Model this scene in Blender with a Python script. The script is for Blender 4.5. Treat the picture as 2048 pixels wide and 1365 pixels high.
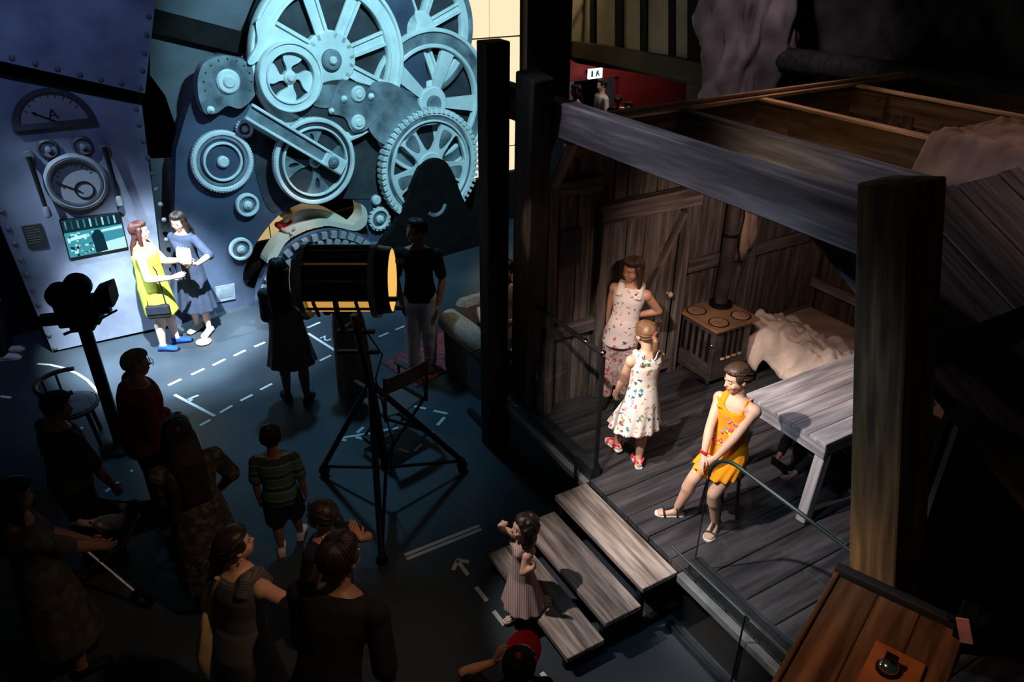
import bpy, bmesh, math, random
from mathutils import Vector as V, Matrix, Euler
from mathutils.geometry import tessellate_polygon
R = math.radians
random.seed(7)
scn = bpy.context.scene
for o in list(bpy.data.objects): bpy.data.objects.remove(o)
col = scn.collection

# ---------------------------------------------------------------- camera, world, lights, exposure
FPX, CX, CY, CAMZ = 1500.0, 1024.0, 682.5, 4.5          # focal length in pixels of the 2048 x 1365 frame
TH = math.atan(832 / FPX)                                 # pitch below the horizon
cam = bpy.data.cameras.new('camera'); cam.sensor_width = 36; cam.lens = FPX / 2048 * 36
cam.clip_start = .05; cam.clip_end = 200
camo = bpy.data.objects.new('camera', cam); col.objects.link(camo)
camo.location = (0, 0, CAMZ); camo.rotation_euler = (math.pi / 2 - TH, 0, 0); scn.camera = camo
w = bpy.data.worlds.new('world'); scn.world = w; w.use_nodes = True
w.node_tree.nodes['Background'].inputs[0].default_value = (1, .90, .84, 1)
w.node_tree.nodes['Background'].inputs[1].default_value = .010
scn.view_settings.view_transform = 'Standard'; scn.view_settings.look = 'None'
scn.view_settings.exposure = 0; scn.view_settings.gamma = 1; scn.view_settings.use_curve_mapping = False

AZ = math.atan2(CX - 30, 832 * math.sin(TH) + FPX * math.cos(TH))
E1 = V((math.sin(AZ), -math.cos(AZ), 0)); E2 = V((math.cos(AZ), math.sin(AZ), 0)); UP = V((0, 0, 1))
FW = V((0, math.cos(TH), -math.sin(TH))); UC = V((0, math.sin(TH), math.cos(TH))); CAM = V((0, 0, CAMZ))
def ray(u, v): return V((1, 0, 0)) * (u - CX) + UC * (CY - v) + FW * FPX
def gz(u, v, z=0.0):                 # survey point: where the sight line meets height z
    d = ray(u, v); return CAM + d * ((z - CAMZ) / d.z)
def pl(u, v, p, n):
    d = ray(u, v); return CAM + d * ((V(p) - CAM).dot(n) / d.dot(n))
def ab(a, b, z=0.0): return E1 * a + E2 * b + V((0, 0, z))   # cabin frame: a along the stage front, b into the stage

def spot(name, loc, tgt, watts, deg, color, blend=.5, radius=.08):
    l = bpy.data.lights.new(name, 'SPOT'); l.energy = watts; l.spot_size = R(deg); l.spot_blend = blend
    l.color = color; l.shadow_soft_size = radius
    o = bpy.data.objects.new(name, l); col.objects.link(o); o.location = loc
    o.rotation_euler = (V(tgt) - V(loc)).to_track_quat('-Z', 'Y').to_euler(); return o
spot('spot_women', (-2.2, 5.0, 6.6), (-4.05, 7.8, .70), 15000, 22, (.80, .93, 1), .7, .05)
spot('spot_women', (-6.4, 5.6, 6.4), (-4.0, 7.8, .5), 4600, 26, (.62, .82, 1), .7, .05)
spot('spot_gears', (.2, 6.6, 6.0), (-2.0, 10.4, 2.4), 1700, 60, (.42, .85, 1), .5, .1)
spot('spot_panels', (-3.6, 5.0, 6.5), (-5.2, 8.1, 1.9), 290, 64, (.36, .48, 1), .8, .2)
spot('spot_floor', (-2.2, 9.0, 7.0), (-2.1, 7.3, 0), 800, 46, (.25, .66, 1), .9, .2)
spot('spot_stage', ab(-3.45, 1.0, 4.3), ab(-2.95, 3.9, .8), 1000, 38, (1, .87, .76), .4, .03)
spot('spot_stage', ab(-2.7, 1.1, 4.2), ab(-4.05, 3.9, .9), 620, 30, (1, .86, .76), .5, .03)
spot('spot_door', ab(-4.25, 1.2, 3.6), ab(-4.72, 3.85, 1.75), 150, 15, (1, .62, .40), .6, .03)
spot('spot_steps', ab(-4.1, .5, 4.2), ab(-3.12, 2.42, .4), 480, 23, (1, .87, .80), .6, .03)
spot('spot_stage', ab(-2.2, .6, 5.4), ab(-2.4, 3.6, .5), 240, 36, (.45, .75, 1), .7, .1)
spot('spot_beam', ab(-5.0, .9, 5.6), ab(-3.4, 3.0, 3.3), 300, 44, (.80, .82, 1), .9, .1)
spot('spot_cabin', ab(-3.4, 4.0, 2.85), ab(-4.5, 5.4, 1.1), 62, 120, (1, .72, .56), .8, .1)
spot('spot_desk', ab(-1.9, .6, 4.4), ab(-1.1, 2.3, 1.8), 105, 40, (1, .66, .42), .8, .1)
spot('spot_post', ab(-3.4, 1.3, 1.6), ab(-1.3, 2.95, 1.1), 190, 46, (1, .62, .30), .9, .1)
spot('spot_crowd', ab(-1.9, 1.6, 4.3), (-1.1, 3.0, 1.3), 120, 50, (1, .58, .34), .9, .05)
spot('spot_joist', ab(-3.5, 3.4, 2.5), ab(-3.8, 5.2, 3.05), 17, 70, (1, .66, .25), .9, .1)
spot('spot_eave', ab(-.6, 5.6, 5.2), ab(-2.1, 5.4, 2.8), 70, 50, (1, .66, .62), .9, .1)
spot('fill_corridor', ab(-11.6, 9.7, 2.9), ab(-13.2, 9.7, 1.5), 60, 120, (1, .80, .66), .8, .1)  # added lamp that lifts the red wall and doorway out of the dark
spot('spot_curtain', ab(-6.2, 6.4, 4.6), ab(-7.2, 8.2, 3.0), 70, 80, (.95, .80, .85), .9, .1)
spot('spot_roof', ab(-6.2, 5.8, 5.2), ab(-3.0, 5.6, 3.0), 130, 64, (1, .66, .50), .9, .1)
spot('fill_sofa', (.1, 6.9, 3.8), (-.30, 7.6, .6), 75, 30, (1, .80, .58), .8, .1)  # added warm lamp that brightens the sofa

# ---------------------------------------------------------------- materials
MT = {}
def _nt(name):
    m = bpy.data.materials.new(name); m.use_nodes = True; MT[name] = m
    return m, m.node_tree.nodes, m.node_tree.links, m.node_tree.nodes['Principled BSDF']
def mat(name, c, rough=.7, var=.15, scale=6, bump=0, metal=0, stretch=(1, 1, 1), c2=None, spec=.3, detail=4):
    m, N, L, b = _nt(name)
    b.inputs['Roughness'].default_value = rough; b.inputs['Metallic'].default_value = metal
    b.inputs['Specular IOR Level'].default_value = spec
    tc = N.new('ShaderNodeTexCoord'); mp_ = N.new('ShaderNodeMapping'); mp_.inputs['Scale'].default_value = stretch
    nz = N.new('ShaderNodeTexNoise'); nz.inputs['Scale'].default_value = scale; nz.inputs['Detail'].default_value = detail
    oi = N.new('ShaderNodeObjectInfo'); ad = N.new('ShaderNodeVectorMath'); ad.operation = 'ADD'
    ml = N.new('ShaderNodeMath'); ml.operation = 'MULTIPLY'; ml.inputs[1].default_value = 37
    L.new(oi.outputs['Random'], ml.inputs[0]); L.new(tc.outputs['Object'], mp_.inputs[0])
    L.new(mp_.outputs[0], ad.inputs[0]); L.new(ml.outputs[0], ad.inputs[1]); L.new(ad.outputs[0], nz.inputs[0])
    rp = N.new('ShaderNodeValToRGB'); a = c2 if c2 else tuple(x * (1 - var) for x in c); z = c if c2 else tuple(min(1, x * (1 + var)) for x in c)
    rp.color_ramp.elements[0].position = .32; rp.color_ramp.elements[1].position = .68
    rp.color_ramp.elements[0].color = (*a, 1); rp.color_ramp.elements[1].color = (*z, 1)
    L.new(nz.outputs['Fac'], rp.inputs[0]); L.new(rp.outputs[0], b.inputs['Base Color'])
    if bump:
        bp = N.new('ShaderNodeBump'); bp.inputs['Strength'].default_value = bump; bp.inputs['Distance'].default_value = .02
        L.new(nz.outputs['Fac'], bp.inputs['Height']); L.new(bp.outputs[0], b.inputs['Normal'])
    return m
def wood(name, c, c2, rough=.75, scale=5, bump=.35):       # streaky grain with broad worn patches
    m = mat(name, c, rough, 0, scale, bump, 0, (.45, 5, 5), c2, .25, 8); N = m.node_tree.nodes; L = m.node_tree.links; b = N['Principled BSDF']
    src = b.inputs['Base Color'].links[0].from_socket; vec = next(n for n in N if n.type == 'TEX_NOISE').inputs[0].links[0].from_socket
    n2 = N.new('ShaderNodeTexNoise'); n2.inputs['Scale'].default_value = 2.3; n2.inputs['Detail'].default_value = 6; n2.inputs['Distortion'].default_value = .8; L.new(vec, n2.inputs[0])
    r2 = N.new('ShaderNodeMapRange'); r2.inputs[1].default_value = .3; r2.inputs[2].default_value = .7; r2.inputs[3].default_value = .45; r2.inputs[4].default_value = 1.45; L.new(n2.outputs['Fac'], r2.inputs[0])
    x = N.new('ShaderNodeVectorMath'); x.operation = 'SCALE'; L.new(src, x.inputs[0]); L.new(r2.outputs[0], x.inputs['Scale']); L.new(x.outputs[0], b.inputs['Base Color']); return m
def glow(name, c, s):
    m, N, L, b = _nt(name); N.remove(b); e = N.new('ShaderNodeEmission')
    e.inputs[0].default_value = (*c, 1); e.inputs[1].default_value = s
    L.new(e.outputs[0], N['Material Output'].inputs[0]); return m
def spots(name, base, cols, scale=14, size=.28, rough=.8):     # printed flowers: coloured cells on a plain cloth
    m, N, L, b = _nt(name); b.inputs['Roughness'].default_value = rough
    tc = N.new('ShaderNodeTexCoord'); nz = N.new('ShaderNodeTexNoise'); nz.inputs['Scale'].default_value = scale * 1.7
    mx = N.new('ShaderNodeMixRGB'); mx.inputs[0].default_value = .06
    vo = N.new('ShaderNodeTexVoronoi'); vo.inputs['Scale'].default_value = scale
    L.new(tc.outputs['Object'], mx.inputs[1]); L.new(tc.outputs['Object'], nz.inputs[0]); L.new(nz.outputs['Color'], mx.inputs[2]); L.new(mx.outputs[0], vo.inputs['Vector'])
    lt = N.new('ShaderNodeMath'); lt.operation = 'LESS_THAN'; lt.inputs[1].default_value = size
    L.new(vo.outputs['Distance'], lt.inputs[0])
    rp = N.new('ShaderNodeValToRGB'); rp.color_ramp.interpolation = 'CONSTANT'
    sp = N.new('ShaderNodeSeparateColor'); L.new(vo.outputs['Color'], sp.inputs[0]); L.new(sp.outputs[0], rp.inputs[0])
    es = rp.color_ramp.elements
    while len(es) < len(cols): es.new(.5)
    for i, k in enumerate(cols): es[i].position = i / len(cols); es[i].color = (*k, 1)
    mm = N.new('ShaderNodeMixRGB'); mm.inputs[1].default_value = (*base, 1)
    L.new(lt.outputs[0], mm.inputs[0]); L.new(rp.outputs[0], mm.inputs[2]); L.new(mm.outputs[0], b.inputs['Base Color']); return m
def bands(name, cols, period, axis=2, rough=.8, ring=False):   # woven stripes
    m, N, L, b = _nt(name); b.inputs['Roughness'].default_value = rough
    tc = N.new('ShaderNodeTexCoord'); sp = N.new('ShaderNodeSeparateXYZ'); L.new(tc.outputs['Object'], sp.inputs[0])
    src = sp.outputs[axis]
    if ring:
        at = N.new('ShaderNodeMath'); at.operation = 'ARCTAN2'; L.new(sp.outputs[0], at.inputs[0]); L.new(sp.outputs[1], at.inputs[1]); src = at.outputs[0]
    dv = N.new('ShaderNodeMath'); dv.operation = 'DIVIDE'; dv.inputs[1].default_value = period; L.new(src, dv.inputs[0])
    fr = N.new('ShaderNodeMath'); fr.operation = 'FRACT'; L.new(dv.outputs[0], fr.inputs[0])
    rp = N.new('ShaderNodeValToRGB'); rp.color_ramp.interpolation = 'CONSTANT'; es = rp.color_ramp.elements
    while len(es) < len(cols): es.new(.5)
    for i, (p, k) in enumerate(cols): es[i].position = p; es[i].color = (*k, 1)
    L.new(fr.outputs[0], rp.inputs[0]); L.new(rp.outputs[0], b.inputs['Base Color']); return m
def glass(name, tint=(.965, .985, .98)):
    m, N, L, b = _nt(name); N.remove(b)
    t = N.new('ShaderNodeBsdfTransparent'); t.inputs[0].default_value = (*tint, 1); g = N.new('ShaderNodeBsdfGlossy'); g.inputs['Roughness'].default_value = .02
    f = N.new('ShaderNodeLayerWeight'); pw = N.new('ShaderNodeMath'); pw.operation = 'POWER'; pw.inputs[1].default_value = 4
    ma = N.new('ShaderNodeMath'); ma.operation = 'MULTIPLY_ADD'; ma.inputs[1].default_value = .5; ma.inputs[2].default_value = .03; x = N.new('ShaderNodeMixShader')
    L.new(f.outputs['Facing'], pw.inputs[0]); L.new(pw.outputs[0], ma.inputs[0])
    L.new(ma.outputs[0], x.inputs[0]); L.new(t.outputs[0], x.inputs[1]); L.new(g.outputs[0], x.inputs[2]); L.new(x.outputs[0], N['Material Output'].inputs[0]); return m

mat('floor', (.031, .043, .056), .42, .25, 1.2, .02, spec=.3); mat('tape', (.55, .60, .62), .7, .1, 20)
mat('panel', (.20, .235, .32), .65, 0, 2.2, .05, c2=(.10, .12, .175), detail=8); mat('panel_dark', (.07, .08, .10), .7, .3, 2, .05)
mat('dark', (.010, .009, .009), .8, .3, 4, spec=.05); mat('black', (.006, .005, .005), .6, .3, 6, spec=.12); mat('rivet', (.08, .09, .11), .5, .2, 30)
mat('gauge_face', (.17, .19, .22), .6, .1, 4); mat('gauge_rim', (.035, .04, .05), .5, .2, 8); mat('gauge_ring', (.17, .19, .23), .5, .15, 8)
mat('gear_light', (.66, .72, .74), .6, 0, 3.5, .02, c2=(.46, .54, .57), detail=6); mat('gear_mid', (.22, .27, .31), .6, 0, 4, .02, c2=(.055, .075, .095), detail=6)
mat('gear_dark', (.030, .036, .045), .7, .35, 4, .02); mat('board', (.050, .068, .115), .6, .3, 2, .02, detail=6)
mat('slide', (.62, .56, .48), .4, .08, 3); mat('block', (.30, .30, .33), .6, .1, 5)
glow('pane_light', (1, .83, .54), 1.02); glow('pane_dim', (1, .73, .32), .55)
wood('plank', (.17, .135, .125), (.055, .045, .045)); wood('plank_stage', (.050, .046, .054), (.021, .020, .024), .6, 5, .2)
wood('tread', (.34, .285, .26), (.10, .078, .07), .7, 6, .4); wood('beam', (.19, .17, .18), (.075, .068, .075), .75, 4, .4)
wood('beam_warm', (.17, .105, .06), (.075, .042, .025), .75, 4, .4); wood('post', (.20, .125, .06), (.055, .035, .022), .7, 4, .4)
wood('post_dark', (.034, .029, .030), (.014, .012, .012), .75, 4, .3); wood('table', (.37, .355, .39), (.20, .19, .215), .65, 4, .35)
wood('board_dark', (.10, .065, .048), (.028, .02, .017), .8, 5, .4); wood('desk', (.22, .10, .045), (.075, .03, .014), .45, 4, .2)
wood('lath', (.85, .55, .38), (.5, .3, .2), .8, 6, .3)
mat('iron', (.075, .06, .055), .5, .5, 5, .2, .3); mat('iron_top', (.20, .105, .055), .5, .4, 3, .1, .2); mat('iron_plate', (.24, .13, .08), .55, .3, 6, .1)
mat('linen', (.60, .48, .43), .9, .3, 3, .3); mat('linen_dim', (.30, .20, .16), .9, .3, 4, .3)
mat('drape', (.17, .135, .15), .9, .5, 2.2, .6, detail=8); mat('drape_dark', (.032, .026, .026), .9, .5, 2.5, .6, detail=8)
mat('red_wall', (.20, .012, .016), .7, .2, 2); mat('pale_wall', (.30, .31, .30), .8, .1, 2); mat('facade', (.035, .030, .022), .8, .3, 3); mat('facade_pane', (.20, .18, .145), .8, .15, 3)
mat('metal_black', (.020, .022, .026), .38, .3, 8, 0, .6); mat('metal_edge', (.26, .31, .36), .32, .2, 8, 0, .7); mat('chrome', (.6, .6, .6), .15, .1, 8, 0, 1)
glow('lamp_glow', (1, .56, .13), .95); glow('lamp_core', (1, .50, .10), .6); mat('lamp_inner', (.85, .45, .10), .4, .3, 9); mat('letter', (.24, .24, .25), .6, .1, 8)
mat('canvas', (.15, .12, .11), .9, .15, 9); mat('chair_wood', (.035, .022, .018), .5, .3, 6); mat('leather', (.16, .14, .17), .35, .2, 6)
mat('sofa', (.30, .255, .205), .9, .22, 26, .1); mat('rug', (.20, .045, .05), .95, .55, 14, .2); mat('sofa_skirt', (.075, .075, .06), .9, .2, 12)
glass('glass'); mat('glass_edge', (.004, .020, .018), .5, .2, 5); mat('rail', (.03, .038, .046), .3, .3, 8, 0, .6); mat('ledge', (.16, .165, .175), .6, .35, 8, .1, 0, (1, 1, 1))
mat('paper', (.025, .025, .026), .6, .1, 8); mat('print', (.10, .10, .10), .6, .1, 8)
glow('exit_glow', (.75, 1, .95), 3.2); mat('exit_green', (.04, .30, .22), .5, .1, 5)
for k, c in dict(skin=(.56, .33, .24), skin_pale=(.68, .45, .36), skin_tan=(.42, .22, .14), skin_dark=(.24, .125, .085)).items(): mat(k, c, .5, .06, 9, .01, spec=.35)
for k, c in dict(hair_dark=(.018, .012, .010), hair_brown=(.045, .024, .015), hair_light=(.13, .065, .03), hair_blond=(.52, .32, .11), hair_grey=(.30, .28, .26), hair_red=(.05, .016, .014)).items(): mat(k, c, .45, .35, 16, .2, 0, (3, 3, .4), spec=.35)
mat('eye_white', (.42, .40, .39), .25, .02, 5); mat('iris', (.02, .012, .008), .2, .1, 5); mat('lip', (.36, .10, .09), .45, .05, 8)
for k, c in dict(cloth_yellow=(.52, .55, .07), cloth_blue=(.036, .047, .078), cloth_black=(.012, .012, .013), cloth_red=(.26, .03, .026), cloth_grey=(.055, .06, .06), cloth_white=(.62, .56, .55),
        cloth_orange=(.80, .25, .012), cloth_khaki=(.58, .57, .62), cloth_pale=(.20, .15, .15), cloth_crimson=(.26, .012, .022), cloth_navy=(.018, .022, .032), cloth_brown=(.05, .035, .028),
        shoe_blue=(.015, .06, .36), shoe_white=(.62, .60, .58), shoe_pink=(.75, .05, .10), sandal_navy=(.022, .033, .042), tote=(.38, .30, .16), bag_blue=(.12, .20, .23), cap_red=(.42, .012, .03),
        ruffle=(.84, .29, .012), skin_print=(.50, .22, .42), banana=(.78, .72, .50)).items(): mat(k, c, .8, .12, 9, .45, spec=.1)
spots('floral_top', (.66, .58, .57), [(.55, .02, .05), (.03, .05, .06), (.60, .22, .25), (.25, .16, .18), (.66, .58, .57), (.66, .58, .57)], 26, .30)
spots('floral_trousers', (.52, .38, .37), [(.38, .07, .08), (.20, .14, .15), (.50, .22, .21), (.66, .56, .54)], 30, .48)
spots('floral_dress', (.72, .66, .62), [(.05, .22, .28), (.60, .05, .18), (.30, .30, .05), (.60, .28, .26), (.72, .66, .62), (.06, .10, .16)], 24, .36)
spots('floral_dark', (.020, .021, .020), [(.085, .085, .075), (.035, .035, .03), (.06, .055, .045), (.02, .02, .02)], 26, .55)
spots('floral_olive', (.035, .035, .028), [(.06, .062, .05), (.02, .02, .018), (.045, .042, .03)], 14, .5)
spots('bird_print', (.90, .36, .025), [(.55, .18, .50), (.85, .60, .03), (.02, .36, .36), (.70, .04, .08), (.75, .30, .45), (.90, .36, .025)], 20, .62)
bands('stripe_green', [(0, (.04, .13, .11)), (.34, (.26, .36, .30)), (.40, (.02, .05, .045)), (.74, (.26, .36, .30)), (.80, (.04, .13, .11))], .125)
bands('stripe_dress', [(0, (.030, .032, .038)), (.72, (.22, .21, .22))], .10, ring=True)
bands('gingham', [(0, (.44, .34, .33)), (.5, (.27, .17, .17))], .016, 0); bands('knit', [(0, (.10, .105, .11)), (.5, (.05, .052, .058))], .013)

# ---------------------------------------------------------------- mesh helpers
class MB:
    def __init__(s): s.v = []; s.f = []; s.m = []; s.mi = 0
    def add(s, vs, fs):
        k = len(s.v); s.v += [V(x) for x in vs]; s.f += [tuple(i + k for i in f) for f in fs]; s.m += [s.mi] * len(fs); return s
    def tube(s, path, rad, seg=8, flat=1.0, ref=None, caps=True):
        path = [V(p) for p in path]; n = len(path)
        if not isinstance(rad, (list, tuple)): rad = [rad] * n
        vs = []; prev = None
        for i, p in enumerate(path):
            t = (path[min(i + 1, n - 1)] - path[max(i - 1, 0)])
            t = t.normalized() if t.length > 1e-9 else V((0, 0, 1))
            if prev is None:
                r = V(ref) if ref is not None else (V((0, 0, 1)) if abs(t.z) < .9 else V((1, 0, 0)))
                x = (r - t * r.dot(t)).normalized()
            else: x = (prev - t * prev.dot(t)).normalized()
            prev = x; y = t.cross(x)
            for j in range(seg):
                a = 2 * math.pi * j / seg; vs.append(p + x * (math.cos(a) * rad[i] * flat) + y * (math.sin(a) * rad[i]))
        fs = [(i * seg + j, i * seg + (j + 1) % seg, (i + 1) * seg + (j + 1) % seg, (i + 1) * seg + j) for i in range(n - 1) for j in range(seg)]
        if caps: fs += [tuple(range(seg))[::-1], tuple(range((n - 1) * seg, n * seg))]
        return s.add(vs, fs)
    def cone(s, a, b, ra, rb, seg=12):           # rounded tapered limb
        a, b = V(a), V(b); d = (b - a); L = d.length; d = d / L if L > 1e-9 else V((0, 0, 1))
        P = []; Q = []
        for k in (-1, -.85, -.5, 0): P.append(a + d * (k * ra)); Q.append(max(ra * math.sqrt(max(0, 1 - k * k)), .0008))
        for k in (0, .5, .85, 1): P.append(b + d * (k * rb)); Q.append(max(rb * math.sqrt(max(0, 1 - k * k)), .0008))
        return s.tube(P, Q, seg)
    def ell(s, c, r, ax=None, seg=16, rings=10):
        c = V(c); ax = ax or (V((1, 0, 0)), V((0, 1, 0)), UP); vs = []
        for i in range(rings + 1):
            th = math.pi * i / rings; q = max(math.sin(th), .004); z = math.cos(th)
            for j in range(seg):
                a = 2 * math.pi * j / seg; vs.append(c + ax[0] * (r[0] * q * math.cos(a)) + ax[1] * (r[1] * q * math.sin(a)) + ax[2] * (r[2] * z))
        fs = [(i * seg + j, (i + 1) * seg + j, (i + 1) * seg + (j + 1) % seg, i * seg + (j + 1) % seg) for i in range(rings) for j in range(seg)]
        fs += [tuple(range(seg)), tuple(range(rings * seg, (rings + 1) * seg))[::-1]]
        return s.add(vs, fs)
    def loft(s, rings, seg=28, power=2.3, rip=0, nrip=9):   # rings: (centre, x axis, y axis, rx, ry)
        vs = []; n = len(rings)
        for i, (c, x, y, rx, ry) in enumerate(rings):
            for j in range(seg):
                a = 2 * math.pi * j / seg; ca, sa = math.cos(a), math.sin(a)
                k = (abs(ca) ** power + abs(sa) ** power) ** (-1 / power)
                k *= 1 + rip * (i / max(1, n - 1)) * math.sin(nrip * a + i * .15)
                vs.append(V(c) + x * (rx * k * ca) + y * (ry * k * sa))
        fs = [(i * seg + j, i * seg + (j + 1) % seg, (i + 1) * seg + (j + 1) % seg, (i + 1) * seg + j) for i in range(n - 1) for j in range(seg)]
        fs += [tuple(range(seg))[::-1], tuple(range((n - 1) * seg, n * seg))]
        return s.add(vs, fs)
    def box(s, c, size, ax=None, ch=0.0):
        c = V(c); ax = ax or (V((1, 0, 0)), V((0, 1, 0)), UP); h = [x / 2 for x in size]
        if ch <= 0:
            vs = [c + ax[0] * (h[0] * i) + ax[1] * (h[1] * j) + ax[2] * (h[2] * k) for i in (-1, 1) for j in (-1, 1) for k in (-1, 1)]
            return s.add(vs, [(0, 1, 3, 2), (4, 6, 7, 5), (0, 4, 5, 1), (2, 3, 7, 6), (0, 2, 6, 4), (1, 5, 7, 3)])
        bm = bmesh.new(); bmesh.ops.create_cube(bm, size=2)
        for q in bm.verts: q.co = V((q.co.x * h[0], q.co.y * h[1], q.co.z * h[2]))
        bmesh.ops.bevel(bm, geom=bm.edges[:], offset=ch, segments=1, affect='EDGES')
        bm.verts.index_update(); vs = [c + ax[0] * q.co.x + ax[1] * q.co.y + ax[2] * q.co.z for q in bm.verts]
        fs = [tuple(q.index for q in f.verts) for f in bm.faces]; bm.free(); return s.add(vs, fs)
    def lathe(s, prof, o, ax, seg=32, a0=0, a1=2 * math.pi):   # prof: (radius, height); ax: x, y, axis
        o = V(o); full = a1 - a0 > 6.28; ns = seg if full else seg + 1; vs = []
        for (r, h) in prof:
            for j in range(ns):
                a = a0 + (a1 - a0) * j / seg; vs.append(o + ax[0] * (r * math.cos(a)) + ax[1] * (r * math.sin(a)) + ax[2] * h)
        fs = [(i * ns + j, i * ns + (j + 1) % ns, (i + 1) * ns + (j + 1) % ns, (i + 1) * ns + j) for i in range(len(prof) - 1) for j in range(seg)]
        return s.add(vs, fs)
    def prism(s, loops, o, ax, t0, t1):          # loops of 2-D points (first outer, then holes), extruded t0..t1 along ax[2]
        o = V(o); P = [q for lp in loops for q in lp]; n = len(P)
        tris = tessellate_polygon([[V((x, y, 0)) for x, y in lp] for lp in loops])
        vs = [o + ax[0] * x + ax[1] * y + ax[2] * t for t in (t0, t1) for x, y in P]
        fs = []
        for t in tris:
            (x1, y1), (x2, y2), (x3, y3) = P[t[0]], P[t[1]], P[t[2]]
            t = tuple(t) if (x2 - x1) * (y3 - y1) - (x3 - x1) * (y2 - y1) > 0 else tuple(t)[::-1]
            fs += [tuple(t)[::-1], tuple(i + n for i in t)]
        k = 0
        for lp in loops:
            m = len(lp)
            for i in range(m): fs.append((k + i, k + (i + 1) % m, n + k + (i + 1) % m, n + k + i))
            k += m
        return s.add(vs, fs)
    def mesh(s, name, o=V((0, 0, 0)), smooth=False, recalc=True):
        me = bpy.data.meshes.new(name); me.from_pydata([q - o for q in s.v], [], s.f)
        if any(s.m): me.polygons.foreach_set('material_index', s.m)
        if recalc:
            bm = bmesh.new(); bm.from_mesh(me); bmesh.ops.recalc_face_normals(bm, faces=bm.faces); bm.to_mesh(me); bm.free()
        if smooth:
            for p in me.polygons: p.use_smooth = True
            if smooth != 1: me.set_sharp_from_angle(angle=R(smooth))
        return me
    def build(s, name, m, parent=None, smooth=40, at=None):
        o = org(parent); me = s.mesh(name, at if at is not None else o, smooth)
        for k in (m if isinstance(m, (list, tuple)) else [m]): me.materials.append(MT[k])
        ob = bpy.data.objects.new(name, me); col.objects.link(ob)
        if parent: ob.parent = parent
        ob.location = (at - o) if at is not None else ((0, 0, 0) if parent else o); return ob
def org(p):
    v = V((0, 0, 0))
    while p: v += p.location; p = p.parent
    return v
def tag(o, label=None, cat=None, group=None, kind=None):
    if label: o['label'] = label
    if cat: o['category'] = cat
    if group: o['group'] = group
    if kind: o['kind'] = kind
    return o
def thing(name, loc, label, cat, group=None, kind=None):
    o = bpy.data.objects.new(name, None); col.objects.link(o); o.location = loc; o.empty_display_size = .1; return tag(o, label, cat, group, kind)
def bar(name, p, q, wd, ht, m, parent=None, up=UP, ch=.006, ext=0):  # timber from p to q with its own frame, X along the grain
    p, q = V(p), V(q); x = (q - p).normalized(); L = (q - p).length + ext
    y = V(up).cross(x); y = y.normalized() if y.length > 1e-6 else V((0, 1, 0)); z = x.cross(y)
    b = MB().box((0, 0, 0), (L, wd, ht), None, ch); me = b.mesh(name, V((0, 0, 0)), False, False); me.materials.append(MT[m])
    o = bpy.data.objects.new(name, me); col.objects.link(o)
    mw = Matrix((x, y, z)).transposed().to_4x4(); mw.translation = (p + q) / 2 - org(parent)
    if parent: o.parent = parent
    o.matrix_basis = mw; return o
def text(name, body, size, o, ax, m, parent, depth=.003):
    cu = bpy.data.curves.new(name, 'FONT'); cu.body = body; cu.size = size; cu.extrude = depth; cu.align_x = 'CENTER'; cu.align_y = 'CENTER'
    t = bpy.data.objects.new(name, cu); col.objects.link(t)
    me = bpy.data.meshes.new_from_object(t.evaluated_get(bpy.context.evaluated_depsgraph_get())); bpy.data.objects.remove(t)
    me.materials.clear(); me.materials.append(MT[m]); ob = bpy.data.objects.new(name, me); col.objects.link(ob)
    mw = Matrix(ax).transposed().to_4x4(); mw.translation = V(o) - org(parent)
    if parent: ob.parent = parent
    ob.matrix_basis = mw; return ob
def circ(c, r, n=24, a0=0.0, a1=None): 
    if a1 is None: return [(c[0] + r * math.cos(2 * math.pi * i / n), c[1] + r * math.sin(2 * math.pi * i / n)) for i in range(n)]
    return [(c[0] + r * math.cos(a0 + (a1 - a0) * i / n), c[1] + r * math.sin(a0 + (a1 - a0) * i / n)) for i in range(n + 1)]
def smoothpoly(pts, k=6):              # closed Catmull-Rom outline
    out = []; n = len(pts)
    for i in range(n):
        p0, p1, p2, p3 = (V((*pts[(i + j - 1) % n], 0)) for j in range(4))
        for t in range(k):
            t /= k; q = .5 * (2 * p1 + (p2 - p0) * t + (2 * p0 - 5 * p1 + 4 * p2 - p3) * t * t + (3 * p1 - p0 - 3 * p2 + p3) * t ** 3); out.append((q.x, q.y))
    return out
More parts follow.
